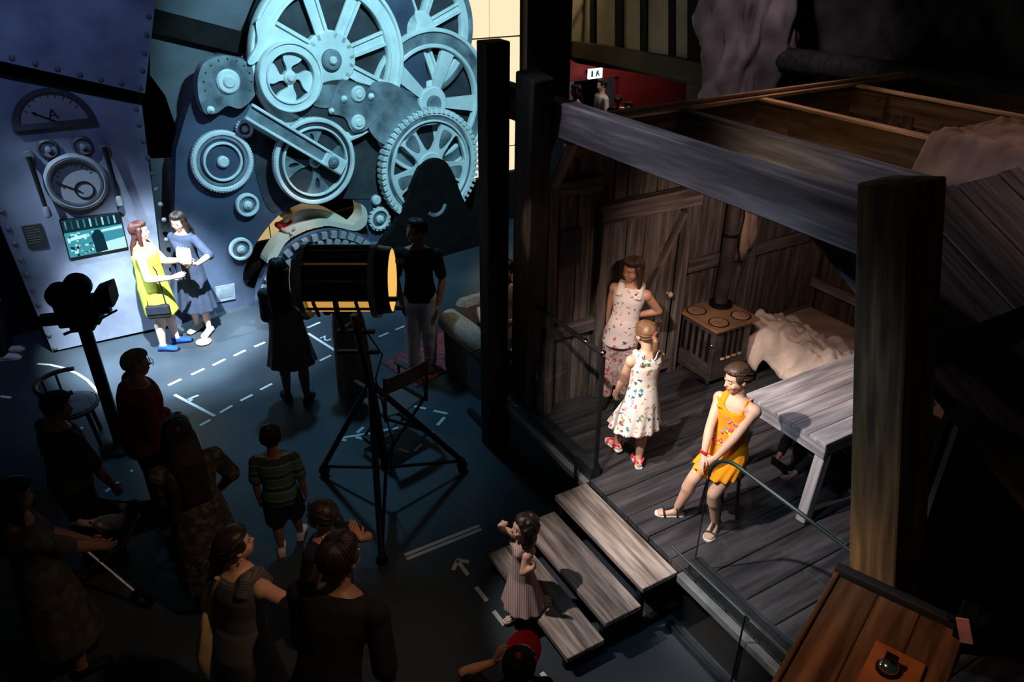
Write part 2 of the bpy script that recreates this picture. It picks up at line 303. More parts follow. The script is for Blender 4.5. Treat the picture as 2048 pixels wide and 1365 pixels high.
# ---------------------------------------------------------------- the setting: floor, walls
class Plane:
    def __init__(s, p0, d): s.p = V((*p0, 0)); s.d = V((*d, 0)).normalized(); s.n = s.d.cross(UP); s.ax = (s.d, UP, s.n)
    def uv(s, u, v, off=0.0):
        q = pl(u, v, s.p + s.n * off, s.n); return ((q - s.p).dot(s.d), q.z)
    def poly(s, pts, off=0.0): return [s.uv(u, v, off) for u, v in pts]
    def at(s, x, z, off=0.0): return s.p + s.d * x + UP * z + s.n * off
floor = MB().box((0, 9, -.05), (34, 30, .1)).build('floor', 'floor', None, 0); tag(floor, kind='structure')
def mark(u1, v1, u2, v2, wd=.034):
    p, q = gz(u1, v1, .0015), gz(u2, v2, .0015); bar('tape_mark', p, q, wd, .003, 'tape', floor, ch=0)
for m in [(337, 771, 362, 759), (383, 750, 408, 738), (426, 731, 450, 719), (468, 712, 491, 701), (509, 694, 530, 685), (481, 802, 505, 790), (440, 826, 464, 812), (521, 780, 544, 768),
          (640, 722, 662, 711), (612, 734, 622, 729), (758, 674, 777, 666), (791, 660, 810, 652), (615, 656, 640, 645), (616, 667, 676, 705), (795, 593, 819, 610), (802, 591, 822, 604), (349, 790, 430, 833), (377, 799, 397, 791),
          (377, 797, 384, 802), (400, 852, 421, 840), (211, 984, 238, 965), (150, 864, 166, 855), (160, 1026, 179, 1012), (261, 944, 266, 941), (0, 793, 22, 796), (809, 1111, 959, 1052), (813, 1119, 963, 1059), (906, 1141, 915, 1122), (913, 1120, 938, 1125),
          (915, 1122, 936, 1151), (952, 1175, 974, 1203), (987, 1223, 1009, 1251), (1033, 1284, 1041, 1295), (1083, 1346, 1093, 1359), (674, 878, 740, 867), (742, 866, 797, 856), (714, 866, 727, 855),
          (712, 875, 732, 880), (684, 880, 692, 882), (797, 898, 819, 905), (755, 887, 781, 894), (829, 903, 844, 888), (859, 870, 865, 864), (875, 851, 889, 835), (867, 822, 895, 828), (828, 813, 852, 818)]: mark(*m)
cv = [(75, 728), (100, 730), (130, 737), (155, 748), (175, 761), (197, 785)]
for a_, b_ in zip(cv, cv[1:]): mark(*a_, *b_, .03)
p2 = gz(651, 677, .003); d2 = (gz(676, 705, 0) - gz(616, 667, 0)).normalized(); tx = V((0, 0, 1)).cross(d2)
text('tape_number', '2', .20, p2, (tx * -1, d2 * 1, UP), 'tape', floor, .001)

PL_ = Plane((.16, 13.0), (.875, .485))                   # backlit wall of tall pale panes
wl = MB().box(PL_.at(-3.0, 2.4, -.10), (8, 4.9, .06), PL_.ax).build('wall_backlit', 'dark', None, 0); tag(wl, kind='structure')
for i in range(13):
    for j, (z0, z1) in enumerate(((.64 if i < 5 else .06, 1.16), (1.185, 2.92), (2.945, 4.7))):
        x1 = -.02 - i * .55; dim = j == 0 and i > 4
        o = MB().box(PL_.at(x1 - .2665, (z0 + z1) / 2, -.05), (.53, z1 - z0, .03), PL_.ax).build('pane', 'pane_dim' if i > 4 else 'pane_light', wl, 0)
MB().box(PL_.at(.28, 2.4, .02), (.5, 4.9, .2), PL_.ax).build('frame_post', 'black', wl, 0)

RW = Plane((ab(-13.2, 0)[0], ab(-13.2, 0)[1]), (E2.x, E2.y))   # red wall with the doorway, seen far behind
dl, dr = RW.uv(1135, 166)[0], RW.uv(1237, 153)[0]; dz = RW.uv(1190, 158)[1]
rw = MB().prism([[(6.4, 0), (6.4, 4.2), (14, 4.2), (14, 0), (dr, 0), (dr, dz), (dl, dz), (dl, 0)]], RW.p, RW.ax, -.15, 0).build('wall_red', 'red_wall', None, 0); tag(rw, kind='structure')
MB().prism([[(dl - .09, 0), (dl - .09, dz + .09), (dr + .09, dz + .09), (dr + .09, 0), (dr, 0), (dr, dz), (dl, dz), (dl, 0)]], RW.p, RW.ax, .004, .03).build('door_frame', 'red_wall', rw, 0)
m0 = RW.uv(1150, 170, -1.3)[0]; m1 = RW.uv(1209, 170, -1.3)[0]
wp = MB().box(RW.at(m0 - 1.0, 1.5, -1.4), (2.0, 3, .1), RW.ax).box(RW.at(m1 + 1.0, 1.5, -1.4), (2.0, 3, .1), RW.ax).build('wall_pale', 'pale_wall', None, 0); tag(wp, kind='structure')
wk = MB().box(RW.at((m0 + m1) / 2, 1.5, -2.2), (3, 3, .1), RW.ax).build('wall_dark', 'black', None, 0); tag(wk, kind='structure')
spot('fill_lobby', RW.at((dl + dr) / 2 - .4, 2.3, -.4), RW.at((dl + dr) / 2 + .5, 1.3, -1.4), 22, 130, (.85, .95, 1), .8, .1)  # added lamp, only there to brighten the pale wall behind the doorway
sg = thing('exit_sign', RW.at(*RW.uv(1190, 146, .3), .3), 'small glowing green and white exit sign above the far doorway', 'exit sign')
sx, sz = RW.uv(1190, 147, .3)
MB().box(RW.at(sx, sz, .3), (.34, .19, .05), RW.ax, .008).build('lit_face', 'exit_glow', sg, 0)
MB().prism([[(-.05, -.06), (-.02, -.06), (0, -.01), (.03, -.06), (.055, -.05), (.02, .02), (.03, .05), (-.01, .07), (-.04, .03)]], RW.at(sx + .05, sz, .3), RW.ax, .026, .029).build('running_figure', 'exit_green', sg, 0)
MB().box(RW.at(sx - .09, sz, .327), (.05, .12, .004), RW.ax).build('door_symbol', 'exit_green', sg, 0)
MB().box(RW.at(sx, sz, .15), (.05, .05, .28), RW.ax).build('bracket', 'black', sg, 0)

FC = Plane((ab(0, 8.15)[0], ab(0, 8.15)[1]), (E1.x, E1.y))      # dark timber facade with dim panels, facing the hall
fc = thing('wall_facade', FC.at(-11, 2.2), None, None, None, 'structure')
MB().prism([FC.poly([(1079, 74), (1200, 88), (1345, 112), (1440, 130), (1440, 172), (1340, 152), (1200, 121), (1079, 100)])], FC.p, FC.ax, -.12, .12).build('lower_beam', 'facade', fc, 0)
MB().prism([smoothpoly(FC.poly([(1119, 103), (1160, 108), (1300, 132), (1400, 150), (1440, 160), (1440, 190), (1370, 172), (1250, 146), (1165, 132), (1135, 124)]), 4)], FC.p, FC.ax, -.22, -.13).build('curved_lintel', 'facade', fc, 0)
ed = [(1081, 1090), (1093, 1131), (1141, 1181), (1190, 1231), (1247, 1281), (1295, 1338), (1350, 1376)]
for u0, u1 in ed[1:]: MB().prism([FC.poly([(u0, -90), (u1, -90), (u1, 78 + (u1 - 1080) * .155), (u0, 78 + (u0 - 1080) * .155)])], FC.p, FC.ax, -.10, -.01).build('dim_panel', 'facade_pane', fc, 0)
for (u0, u1) in [(1079, 1093), (1131, 1141), (1181, 1190), (1231, 1247), (1281, 1295), (1338, 1350), (1376, 1445)]:
    MB().prism([FC.poly([(u0, -90), (u1, -90), (u1, 82 + (u1 - 1080) * .155), (u0, 82 + (u0 - 1080) * .155)])], FC.p, FC.ax, -.1, .015).build('rib', 'dark', fc, 0)
MB().prism([FC.poly([(1380, 120), (1450, 130), (1450, 330), (1372, 330)])], FC.p, FC.ax, -.2, .05).build('upright', 'facade', fc, 0)
spot('spot_facade', FC.at(-12.9, 4.3, .9), FC.at(-12.2, 3.2), 120, 110, (1, .74, .36), .9, .05)
tw = thing('lattice_mast', FC.at(-12.9, 0, .35), 'thin dark metal lattice mast beside the red wall doorway', 'mast')
tx0, tx1 = FC.uv(1078, 60, .35)[0], FC.uv(1100, 60, .35)[0]
for x in (tx0, tx1): MB().tube([FC.at(x, 0, .35), FC.at(x, 4.2, .35)], .018, 6).build('upright', 'metal_edge', tw)
for k in range(9):
    z = .2 + k * .44; xa, xb = (tx0, tx1) if k % 2 else (tx1, tx0)
    MB().tube([FC.at(xa, z, .35), FC.at(xb, z + .44, .35)], .010, 5).build('brace', 'metal_edge', tw)

# ---------------------------------------------------------------- riveted control panels on the left
CP = Plane((-5.55, 7.86), (1.14, .62)); GP = Plane((-4.41, 8.48), (.90, .72))
bw = MB().box(GP.at(-1.3, 2.4, -1.0), (5.0, 5, .1), GP.ax).build('wall_left', 'dark', None, 0)   # plain dark wall behind the sets
tag(bw, kind="structure")
def rivets(plane, pts, off, root, r=.030):
    for u, v in pts:
        s, z = plane.uv(u, v, off); MB().lathe([(r, 0), (r * .9, .010), (r * .55, .018), (.001, .021)], plane.at(s, z, off), plane.ax, 10).build('rivet', 'rivet', root)
p1 = thing('control_panel', CP.at(.6, 0, .06), 'tall blue grey riveted control panel carrying the dials and levers', 'control panel')
MB().prism([CP.poly([(105, 703), (337, 652), (284, 212), (0, 157), (-110, 135), (-110, 180), (0, 450)], .06)], CP.p, CP.ax, 0, .06).build('plate', 'panel', p1, 0)
rivets(CP, [(272, 219), (279, 250), (287, 283), (296, 316), (305, 348), (313, 379), (321, 409), (328, 440), (333, 480), (5, 424), (17, 458), (30, 488), (42, 520), (53, 550), (66, 582), (77, 612), (88, 641), (98, 671), (110, 697)], .06, p1)
def gauge(u, v, r, half=False):
    s, z = CP.uv(u, v, .06); o = CP.at(s, z, .06); g = None; a1 = math.pi if half else 2 * math.pi
    if half:
        arc = circ((0, 0), r, 24, 0, a1); inn = circ((0, r * .10), r * .80, 24, .05, math.pi - .05)
        g = MB().prism([arc, inn], o, CP.ax, 0, .05).build('gauge', 'gauge_rim', p1)
        MB().prism([inn], o, CP.ax, 0, .02).build('dial', 'gauge_face', g, 0)
    else:
        g = MB().lathe([(r, 0), (r, .05), (r * .9, .065), (r * .84, .06), (r * .84, .02)], o, CP.ax, 40).build('gauge', 'gauge_ring', p1)
        MB().lathe([(r * .86, .058), (r * .84, .066), (r * .76, .062), (r * .76, .02)], o, CP.ax, 40).build('inner_rim', 'gauge_rim', g)
        MB().lathe([(r * .85, .021), (.001, .021)], o, CP.ax, 40).build('dial', 'gauge_face', g)
    k = .62 if half else .62
    c0 = V((0, r * (.16 if half else -.3), 0)); an = R(150 if half else 148); ln = r * (.55 if half else .72)
    q0 = o + CP.d * c0.x + UP * c0.y + CP.n * .03; q1 = q0 + (CP.d * math.cos(an) + UP * math.sin(an)) * ln
    MB().tube([q0 - (q1 - q0) * .1, q0 + (q1 - q0) * .8, q0 + (q1 - q0) * .82, q1], [.006, .005, .016, .001], 6).build('needle', 'black', g)
    for i in range(9):
        t = R(30 + 15 * i); e = V((math.cos(t), math.sin(t), 0)); rr = r * (.64 if half else .56); c1 = r * (.12 if half else -.02)
        qa = o + CP.d * (e.x * rr) + UP * (c1 + e.y * rr) + CP.n * .024; qb = o + CP.d * (e.x * rr * 1.12) + UP * (c1 + e.y * rr * 1.12) + CP.n * .024
        MB().tube([qa, qb], .004, 4).build('tick', 'black', g)
    return g, o
g, o = gauge(113, 253, .40, True); text('lettering', 'A', .15, o + UP * .13 + CP.n * .021, CP.ax, 'black', g, .001)
g, o = gauge(152, 363, .315); MB().lathe([(.10, .022), (.10, .03), (.085, .03), (.085, .022)], o - UP * .10 + CP.d * .06, CP.ax, 24).build('emblem', 'black', g)
for u, v in ((96, 297), (165, 291)):
    s, z = CP.uv(u, v, .06); kn = MB().lathe([(.105, 0), (.105, .03), (.085, .045), (.07, .03)], CP.at(s, z, .06), CP.ax, 24).build('knob', 'gauge_rim', p1)
    MB().lathe([(.072, .02), (.03, .02), (.03, .06), (.001, .065)], CP.at(s, z, .06), CP.ax, 20).build('knob_cap', 'gauge_ring', kn)
for (u0, v0, u1, v1) in ((57, 313, 98, 436), (208, 294, 243, 414)):
    A, B = CP.at(*CP.uv(u0, v0, .12), .12), CP.at(*CP.uv(u1, v1, .16), .16)
    lv = MB().tube([A, A.lerp(B, .08), A.lerp(B, .82)], [.034, .026, .022], 10).build('lever', 'metal_black', p1)
    MB().tube([A.lerp(B, .8), A.lerp(B, .84), A.lerp(B, .97), B], [.02, .036, .04, .012], 10).build('grip', 'rivet', lv)
    MB().lathe([(.05, -.07), (.05, .01), (.001, .015)], A, CP.ax, 14).build('pivot', 'rivet', lv)
p2_ = thing('steel_panel', CP.at(.4, 2.9, .12), 'riveted steel panel overlapping the top of the control panel', 'panel')
MB().prism([CP.poly([(-110, 95), (0, 122), (290, 187), (319, -70), (-110, -70)], .18)], CP.p, CP.ax, .12, .18).build('plate', 'panel', p2_, 0)
rivets(CP, [(24, 116), (71, 127), (115, 138), (160, 149), (201, 159), (242, 167), (280, 176), (297, 33), (293, 70), (289, 106), (285, 141)], .18, p2_)
st_ = MB().prism([CP.poly([(-110, 92), (0, 118), (286, 182), (282, 214), (0, 160), (-110, 138)], .02)], CP.p, CP.ax, -.02, .03).build('shadow_strip', 'dark', None, 0)  # solid black strip stands for the shadow where the plates overlap
tag(st_, 'black strip painted as the shadow between the two riveted steel panels', 'strip')
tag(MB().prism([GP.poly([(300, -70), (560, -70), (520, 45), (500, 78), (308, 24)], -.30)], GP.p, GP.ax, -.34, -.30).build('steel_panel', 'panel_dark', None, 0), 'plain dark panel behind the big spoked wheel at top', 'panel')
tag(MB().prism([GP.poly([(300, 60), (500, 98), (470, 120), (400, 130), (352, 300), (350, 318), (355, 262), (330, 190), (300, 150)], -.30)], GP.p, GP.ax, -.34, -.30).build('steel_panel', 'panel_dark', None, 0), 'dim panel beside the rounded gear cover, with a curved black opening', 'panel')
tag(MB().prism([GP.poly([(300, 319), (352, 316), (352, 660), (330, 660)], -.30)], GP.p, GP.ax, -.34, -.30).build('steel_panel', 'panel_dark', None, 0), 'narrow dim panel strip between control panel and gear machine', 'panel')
tag(bar('dark_batten', GP.at(*GP.uv(300, 40, -.24), -.24), GP.at(*GP.uv(492, 88, -.24), -.24), .08, .26, 'dark'), 'dark slanting batten crossing the panels beside the gears', 'batten')
# film screen, text plaque and floor vent
sc = thing('video_screen', CP.at(*CP.uv(187, 471, .1), .1), 'bright cyan video screen showing a machine hall, on the control panel', 'screen')
q = CP.poly([(118, 441), (241, 425), (257, 496), (139, 519)], .09)
MB().prism([q], CP.p, CP.ax, .062, .09).build('frame', 'black', sc, 0)
glow('scr_mid', (.06, .36, .46), .9); glow('scr_lit', (.55, .95, 1), 1.0); glow('scr_dark', (.01, .05, .08), .6)
def scr(x, y): 
    a, b, c, d = (V((*k, 0)) for k in q); t = a.lerp(b, x).lerp(d.lerp(c, x), y); return (t.x, t.y)
MB().prism([[scr(.02, .02), scr(.98, .02), scr(.98, .97), scr(.02, .97)]], CP.p, CP.ax, .09, .093).build('picture', 'scr_mid', sc, 0)
pm = {}
random.seed(3)
def pic(m, pts): pm.setdefault(m, MB()).prism([[scr(x, y) for x, y in pts]], CP.p, CP.ax, .093, .0945)
pic('scr_lit', [(.62, .72), (.98, .66), (.98, .97), (.55, .97)]); pic('scr_dark', [(.02, .02), (.98, .02), (.98, .30), (.02, .34)]); pic('scr_lit', [(.05, .48), (.40, .42), (.42, .50), (.05, .56)]); pic('scr_lit', [(.62, .38), (.97, .34), (.97, .42), (.62, .44)])
for k in range(34):
    x, y, a, b = random.uniform(.04, .5), random.uniform(.36, .9), random.uniform(.015, .06), random.uniform(.02, .07); pic(random.choice(['scr_lit', 'scr_dark', 'scr_lit']), [(x, y), (x + a, y), (x + a, y + b), (x, y + b)])
for k in range(9): x = .06 + k * .1; pic('scr_mid' if k % 2 else 'scr_lit', [(x, .05), (x + .03, .05), (x + .03, .26), (x, .26)])
for m, b in pm.items(): tag(b.build('picture_shapes', m, sc, 0), kind='stuff')
MB().prism([[scr(x, y) for x, y in [(.46, .96), (.66, .94), (.64, .5), (.58, .36), (.52, .36), (.44, .5)]]], CP.p, CP.ax, .0945, .096).build('machine_column', 'scr_dark', sc, 0)
plq = thing('text_plaque', CP.at(*CP.uv(70, 472, .07), .07), 'black text plaque left of the bright video screen', 'plaque')
q2 = CP.poly([(42, 453), (81, 447), (95, 492), (57, 498)], .07); MB().prism([q2], CP.p, CP.ax, .06, .075).build('plate', 'paper', plq, 0)
def q2p(x, y): a, b, c, d = (V((*k, 0)) for k in q2); t = a.lerp(b, x).lerp(d.lerp(c, x), y); return (t.x, t.y)
for k in range(7): MB().prism([[q2p(.1, .1 + k * .11), q2p(.85 if k % 3 else .6, .1 + k * .11), q2p(.85 if k % 3 else .6, .125 + k * .11), q2p(.1, .125 + k * .11)]], CP.p, CP.ax, .075, .077).build('text_line', 'print', plq, 0)

# ---------------------------------------------------------------- the gear machine
gm = thing('gear_machine', GP.at(2.4, 0, 0), 'huge cut-out machine wall of pale cyan gears and wheels', 'gear machine')
hole = smoothpoly(GP.poly([(486, 560), (505, 500), (548, 440), (590, 412), (640, 398), (700, 396), (728, 418), (730, 445), (735, 478), (700, 520), (600, 570), (520, 585)]), 5)
outer = GP.poly([(338, 655), (350, 560), (349, 430), (352, 300), (372, 230), (395, 165), (440, 108), (495, 118), (512, 85), (508, 38), (540, -40), (720, -110), (820, -20), (850, 120), (860, 300), (845, 335), (823, 380), (805, 425), (780, 462), (752, 488), (738, 540), (624, 573)])
MB().prism([outer, hole], GP.p, GP.ax, -.16, 0).build('backboard', 'board', gm, 0)
MB().prism([smoothpoly(GP.poly([(508, 225), (520, 190), (640, 195), (800, 180), (830, 250), (800, 320), (775, 400), (740, 398), (690, 398), (600, 395), (545, 425), (515, 360), (510, 300)], .012), 5)], GP.p, GP.ax, 0, .012).build('recess', 'gear_dark', gm, 0)
wm = MB().box(GP.at(4.3, .42, -.45), (3.6, .84, .1), GP.ax).build('wall_low', 'dark', None, 0); tag(wm, kind='structure')
def ring(o, r0, r1, t0, t1, seg=56):
    e = min(.02, (r1 - r0) * .22, (t1 - t0) * .5); return MB().lathe([(r0, t0), (r0, t1 - e), (r0 + e, t1), (r1 - e, t1), (r1, t1 - e), (r1, t0), (r0, t0)], o, GP.ax, seg)
def disc(o, r, t0, t1, seg=32):
    e = min(.02, (t1 - t0) * .5); return MB().lathe([(r, t0), (r, t1 - e), (r - e, t1), (.0008, t1)], o, GP.ax, seg)
def gear(u, v, r, off, name, rings, label=None, teeth=None, spokes=None, hubs=(), extra=None, a0=0):
    s, z = GP.uv(u, v, off); o = GP.at(s, z, 0); first = None
    for (f0, f1, t0, t1, m) in rings:
        b = ring(o, r * f0, r * f1, off + t0, off + t1, 72 if r > .5 else 48) if f0 > 0 else disc(o, r * f1, off + t0, off + t1, 48)
        if first is None and teeth:
            n, k0, k1, t = teeth
            for i in range(n):
                an = 2 * math.pi * i / n; x = GP.d * math.cos(an) + UP * math.sin(an); y = GP.n.cross(x)
                b.box(o + x * (r * (k0 + k1) / 2) + GP.n * (off + t / 2), (r * (k1 - k0), 2 * math.pi * r * k1 / n * .52, t), (x, y, GP.n))
        ob = b.build('gear' if first is None else 'raised_ring', m, gm if first is None else first, 45)
        if first is None: first = ob
    if label: first['label'] = label
    if spokes:
        n, k0, k1, w0, w1, t0, t1, m, dbl = spokes
        for i in range(n):
            an = a0 + 2 * math.pi * i / n; x = GP.d * math.cos(an) + UP * math.sin(an); y = GP.n.cross(x); b = MB()
            b.prism([[(r * k0, -w0 * r), (r * k1, -w1 * r), (r * k1, w1 * r), (r * k0, w0 * r)]], o, (x, y, GP.n), off + t0, off + t1)
            if dbl:
                for sg_ in (-1, 1): b.prism([[(r * k0, sg_ * w0 * r - .02 * r), (r * k1, sg_ * w1 * r - .02 * r), (r * k1, sg_ * w1 * r + .02 * r), (r * k0, sg_ * w0 * r + .02 * r)]], o, (x, y, GP.n), off + t1, off + t1 + .03)
            b.build('spoke', m, first, 0)
    for (rr, t0, t1, m) in hubs: disc(o, rr * r, off + t0, off + t1).build('hub', m, first)
    if extra: extra(o, r, off, first)
    return first
gear(832, 58, .885, -.12, 'g', [(.80, 1, 0, .1, 'gear_light'), (.92, 1.0, .1, .13, 'gear_mid')], 'spoked wheel at the top right edge', None, (8, .2, .82, .055, .06, .02, .07, 'gear_light', True), [(.27, 0, .12, 'gear_light'), (.10, .12, .15, 'gear_light')], a0=R(20))
gear(858, 205, .98, -.05, 'g', [(.80, 1, 0, .1, 'gear_mid'), (.97, 1.03, .02, .13, 'gear_light'), (.76, .82, .02, .12, 'gear_light')], 'wide rimmed wheel above the toothed wheel', None, (5, .15, .8, .06, .12, .02, .08, 'gear_light', False), [(.24, 0, .12, 'gear_light'), (.12, .12, .16, 'gear_mid')], a0=R(65))
gear(655, 118, 1.03, .02, 'g', [(.80, 1, 0, .10, 'gear_light'), (.97, 1.02, .02, .14, 'gear_light'), (.79, .84, .05, .13, 'gear_light')], 'largest spoked wheel with double spokes', None, (8, .25, .82, .062, .075, .02, .07, 'gear_light', True), [(.34, .0, .10, 'gear_light'), (.13, .10, .15, 'gear_mid'), (.05, .15, .19, 'gear_light')], a0=R(14))
def holes5(o, r, off, first):
    L = [circ((0, 0), r * .80, 60)]
    for i in range(5):
        an = R(90 + 72 * i); h = []
        for rr, sp in ((.30, 10), (.50, 19), (.72, 21), (.735, 12)): h.append((rr, sp))
        pts = [(r * rr * math.cos(an + R(sp)), r * rr * math.sin(an + R(sp))) for rr, sp in h] + [(r * rr * math.cos(an - R(sp)), r * rr * math.sin(an - R(sp))) for rr, sp in h[::-1]]
        L.append(smoothpoly(pts, 3))
    MB().prism(L, o, GP.ax, off + .02, off + .08).build('wheel_face', 'gear_light', first, 0)
    for i in range(5):
        an = R(54 + 72 * i); pts = smoothpoly([(r * rr * math.cos(an + R(sp)), r * rr * math.sin(an + R(sp))) for rr, sp in ((.38, 5), (.55, 10), (.68, 8), (.68, -8), (.55, -10), (.38, -5))], 4)
        MB().prism([pts], o, GP.ax, off + .078, off + .088).build('petal', 'gear_mid', first, 0)
gear(855, 331, .83, .10, 'g', [(.87, .985, 0, .12, 'gear_light'), (.80, .87, .02, .10, 'gear_mid'), (.775, .81, .02, .12, 'gear_light')], 'toothed wheel with five broad spokes', (60, .93, 1.01, .14), None, [(.26, 0, .11, 'gear_light'), (.12, .11, .15, 'gear_mid')], holes5)
gear(443, 322, .375, .03, 'g', [(.84, 1, 0, .07, 'gear_light'), (.72, .84, 0, .05, 'gear_mid'), (0, .72, 0, .035, 'board'), (.56, .64, .03, .07, 'gear_light')], 'wheel of pale concentric rings', (64, .96, 1.01, .06), None, [(.19, .03, .09, 'gear_light')])
def blades4(o, r, off, first):
    for i in range(4):
        an = R(90 + 90 * i); x = GP.d * math.cos(an) + UP * math.sin(an); y = GP.n.cross(x)
        ol = smoothpoly([(r * .1, -r * .05), (r * .42, -r * .12), (r * .76, -r * .30), (r * .78, 0), (r * .76, r * .30), (r * .42, r * .12), (r * .1, r * .05)], 4)
        ov = [(r * .52 + r * .13 * math.cos(t), r * .055 * math.sin(t)) for t in [2 * math.pi * k / 14 for k in range(14)]]
        MB().prism([ol, ov], o, (x, y, GP.n), off + .01, off + .04).build('spoke', 'gear_mid', first, 0)
gear(627, 322, .56, .17, 'g', [(.90, 1, 0, .09, 'gear_light'), (.80, .9, 0, .06, 'gear_dark'), (0, .8, -.02, .01, 'gear_dark'), (.76, .81, .01, .09, 'gear_light')], 'ringed wheel driven by the connecting rod', (90, .97, 1.01, .07), None, [(.14, .02, .08, 'gear_light'), (.08, .08, .1, 'gear_mid')], blades4)
def fan(o, r, off, first):
    for i in range(4):
        an = R(80 + 90 * i); x = GP.d * math.cos(an) + UP * math.sin(an); y = GP.n.cross(x)
        MB().prism([smoothpoly([(r * .1, -r * .08), (r * .3, -r * .05), (r * .46, -r * .30), (r * .66, -r * .40), (r * .74, -r * .10), (r * .71, r * .16), (r * .52, r * .22), (r * .3, r * .12), (r * .1, r * .09)], 4)], o, (x, y, GP.n), off + .02, off + .07).build('fan_blade', 'gear_light', first, 0)
gear(575, 153, .405, .17, 'g', [(.74, 1, 0, .11, 'gear_light'), (0, .75, 0, .02, 'gear_dark'), (.72, .77, .02, .13, 'gear_light'), (.95, 1.01, .02, .13, 'gear_light')], 'fan wheel with four curved blades', None, None, [(.2, .02, .10, 'gear_light'), (.12, .10, .13, 'gear_light')], fan)
for (u, v, r, lab, tt) in ((493, 409, .15, 'small ringed wheel, upper of two', None), (480, 497, .15, 'small ringed wheel, lower of two', None), (487, 257, .10, 'tiny wheel touching the concentric ringed wheel', 18), (757, 437, .16, 'small cog beside the slide', 16)):
    gear(u, v, r, .03, 'g', [(.74, 1, 0, .06, 'gear_light'), (0, .75, 0, .03, 'gear_mid')], lab, (tt, .95, 1.10, .05) if tt else None, None, [(.38, .03, .08, 'gear_light'), (.16, .08, .10, 'gear_light')])
s, z = GP.uv(752, 400, .03); disc(GP.at(s, z, 0), .07, 0, .08).build('boss', 'gear_light', gm)
def plate(name, pts, off, t, m, lab=None, k=4):
    o = MB().prism([smoothpoly(GP.poly(pts, off), k) if k else GP.poly(pts, off)], GP.p, GP.ax, off - t, off).build(name, m, gm, 0)
    if lab: o['label'] = lab
    return o
for u, v, r, off in ((832, 58, .86, -.14), (655, 118, .96, .015), (858, 205, .96, -.10), (855, 331, .80, .02)):
    s, z = GP.uv(u, v, off); disc(GP.at(s, z, 0), r, off - .04, off, 56).build('wheel_back', 'gear_dark', gm)
def boss(u, v, r, off, root, m='gear_light'):
    s, z = GP.uv(u, v, off); disc(GP.at(s, z, 0), r, off - .01, off + .035, 24).build('boss', m, root); disc(GP.at(s, z, 0), r * .55, off, off + .055, 20).build('boss_cap', m, root)
plate('lever_plate', [(512, 45), (530, 38), (556, 58), (577, 86), (545, 96), (508, 128), (496, 122), (515, 86)], .20, .05, 'gear_light')
plate('saw_disc', [(742, 172), (775, 165), (800, 175), (822, 190), (845, 222), (848, 245), (810, 280), (770, 290), (735, 250)], .19, .03, 'gear_mid', 'dark notched saw disc')
c = plate('gear_cover', [(396, 185), (397, 150), (410, 125), (440, 112), (472, 114), (500, 130), (511, 160), (509, 192), (482, 217), (455, 212), (434, 226), (412, 228), (402, 210)], .16, .14, 'gear_mid', 'rounded riveted gear cover')
boss(456, 163, .14, .16, c); boss(421, 220, .045, .16, c)
for k in range(11):
    t = R(-20 + k * 22); u, v = 455 + 48 * math.cos(t), 165 - 47 * math.sin(t); s, z = GP.uv(u, v, .16); disc(GP.at(s, z, 0), .011, .16, .17, 8).build('rivet', 'gear_dark', c)
c = plate('gear_guard', [(681, 163), (720, 170), (746, 181), (772, 216), (748, 244), (728, 262), (705, 262), (690, 235), (664, 228), (659, 219)], .20, .16, 'gear_mid', 'dark pentagonal guard plate with bosses', 3)
for u, v, r in ((716, 188, .105), (716, 245, .105), (688, 198, .045), (742, 193, .045), (663, 222, .04)): boss(u, v, r, .20, c)
plate('belt_cover', [(592, 216), (640, 171), (690, 160), (745, 172), (800, 184), (826, 215), (800, 258), (765, 280), (735, 262), (690, 258), (645, 236), (596, 230)], .165, .04, 'gear_dark', 'dark belt cover behind the guard plate')
plate('guard_arm', [(636, 174), (680, 174), (668, 213), (626, 210)], .185, .03, 'gear_mid')
# connecting rod
A, B = GP.at(*GP.uv(496, 222, .31), .31), GP.at(*GP.uv(655, 317, .31), .31)
rd = bar('connecting_rod', A, B, .04, .16, 'gear_mid', gm, GP.n.cross(B - A).normalized())
cr = GP.n.cross((B - A).normalized())
for sg_ in (-1, 1): bar('rod_flange', A + cr * (.085 * sg_) + GP.n * .02, B + cr * (.085 * sg_) + GP.n * .02, .07, .035, 'gear_light', gm, cr)
s, z = GP.uv(667, 325, .31); x = (B - A).normalized(); y = cr
rb = MB().box(GP.at(s, z, .315), (.34, .21, .09), (x, y, GP.n), .02).build('rod_end', 'gear_light', gm, 0); boss(667, 325, .075, .36, rb, 'gear_mid')
# black sheet added in place of the dark opening, with the pale crescent
hp = plate('hump_void_fill', [(765, 500), (790, 455), (812, 405), (828, 362), (845, 330), (868, 317), (892, 324), (910, 355), (934, 412), (985, 470), (985, 512), (860, 515)], .26, .12, 'black', 'black hump shaped sheet standing in for the dark opening in the toothed wheel')
s, z = GP.uv(872, 405, .27); MB().lathe([(.14, 0), (.15, .012), (.19, .012), (.20, 0)], GP.at(s, z - .03, .26), GP.ax, 20, R(215), R(350)).build('crescent', 'gear_mid', hp)
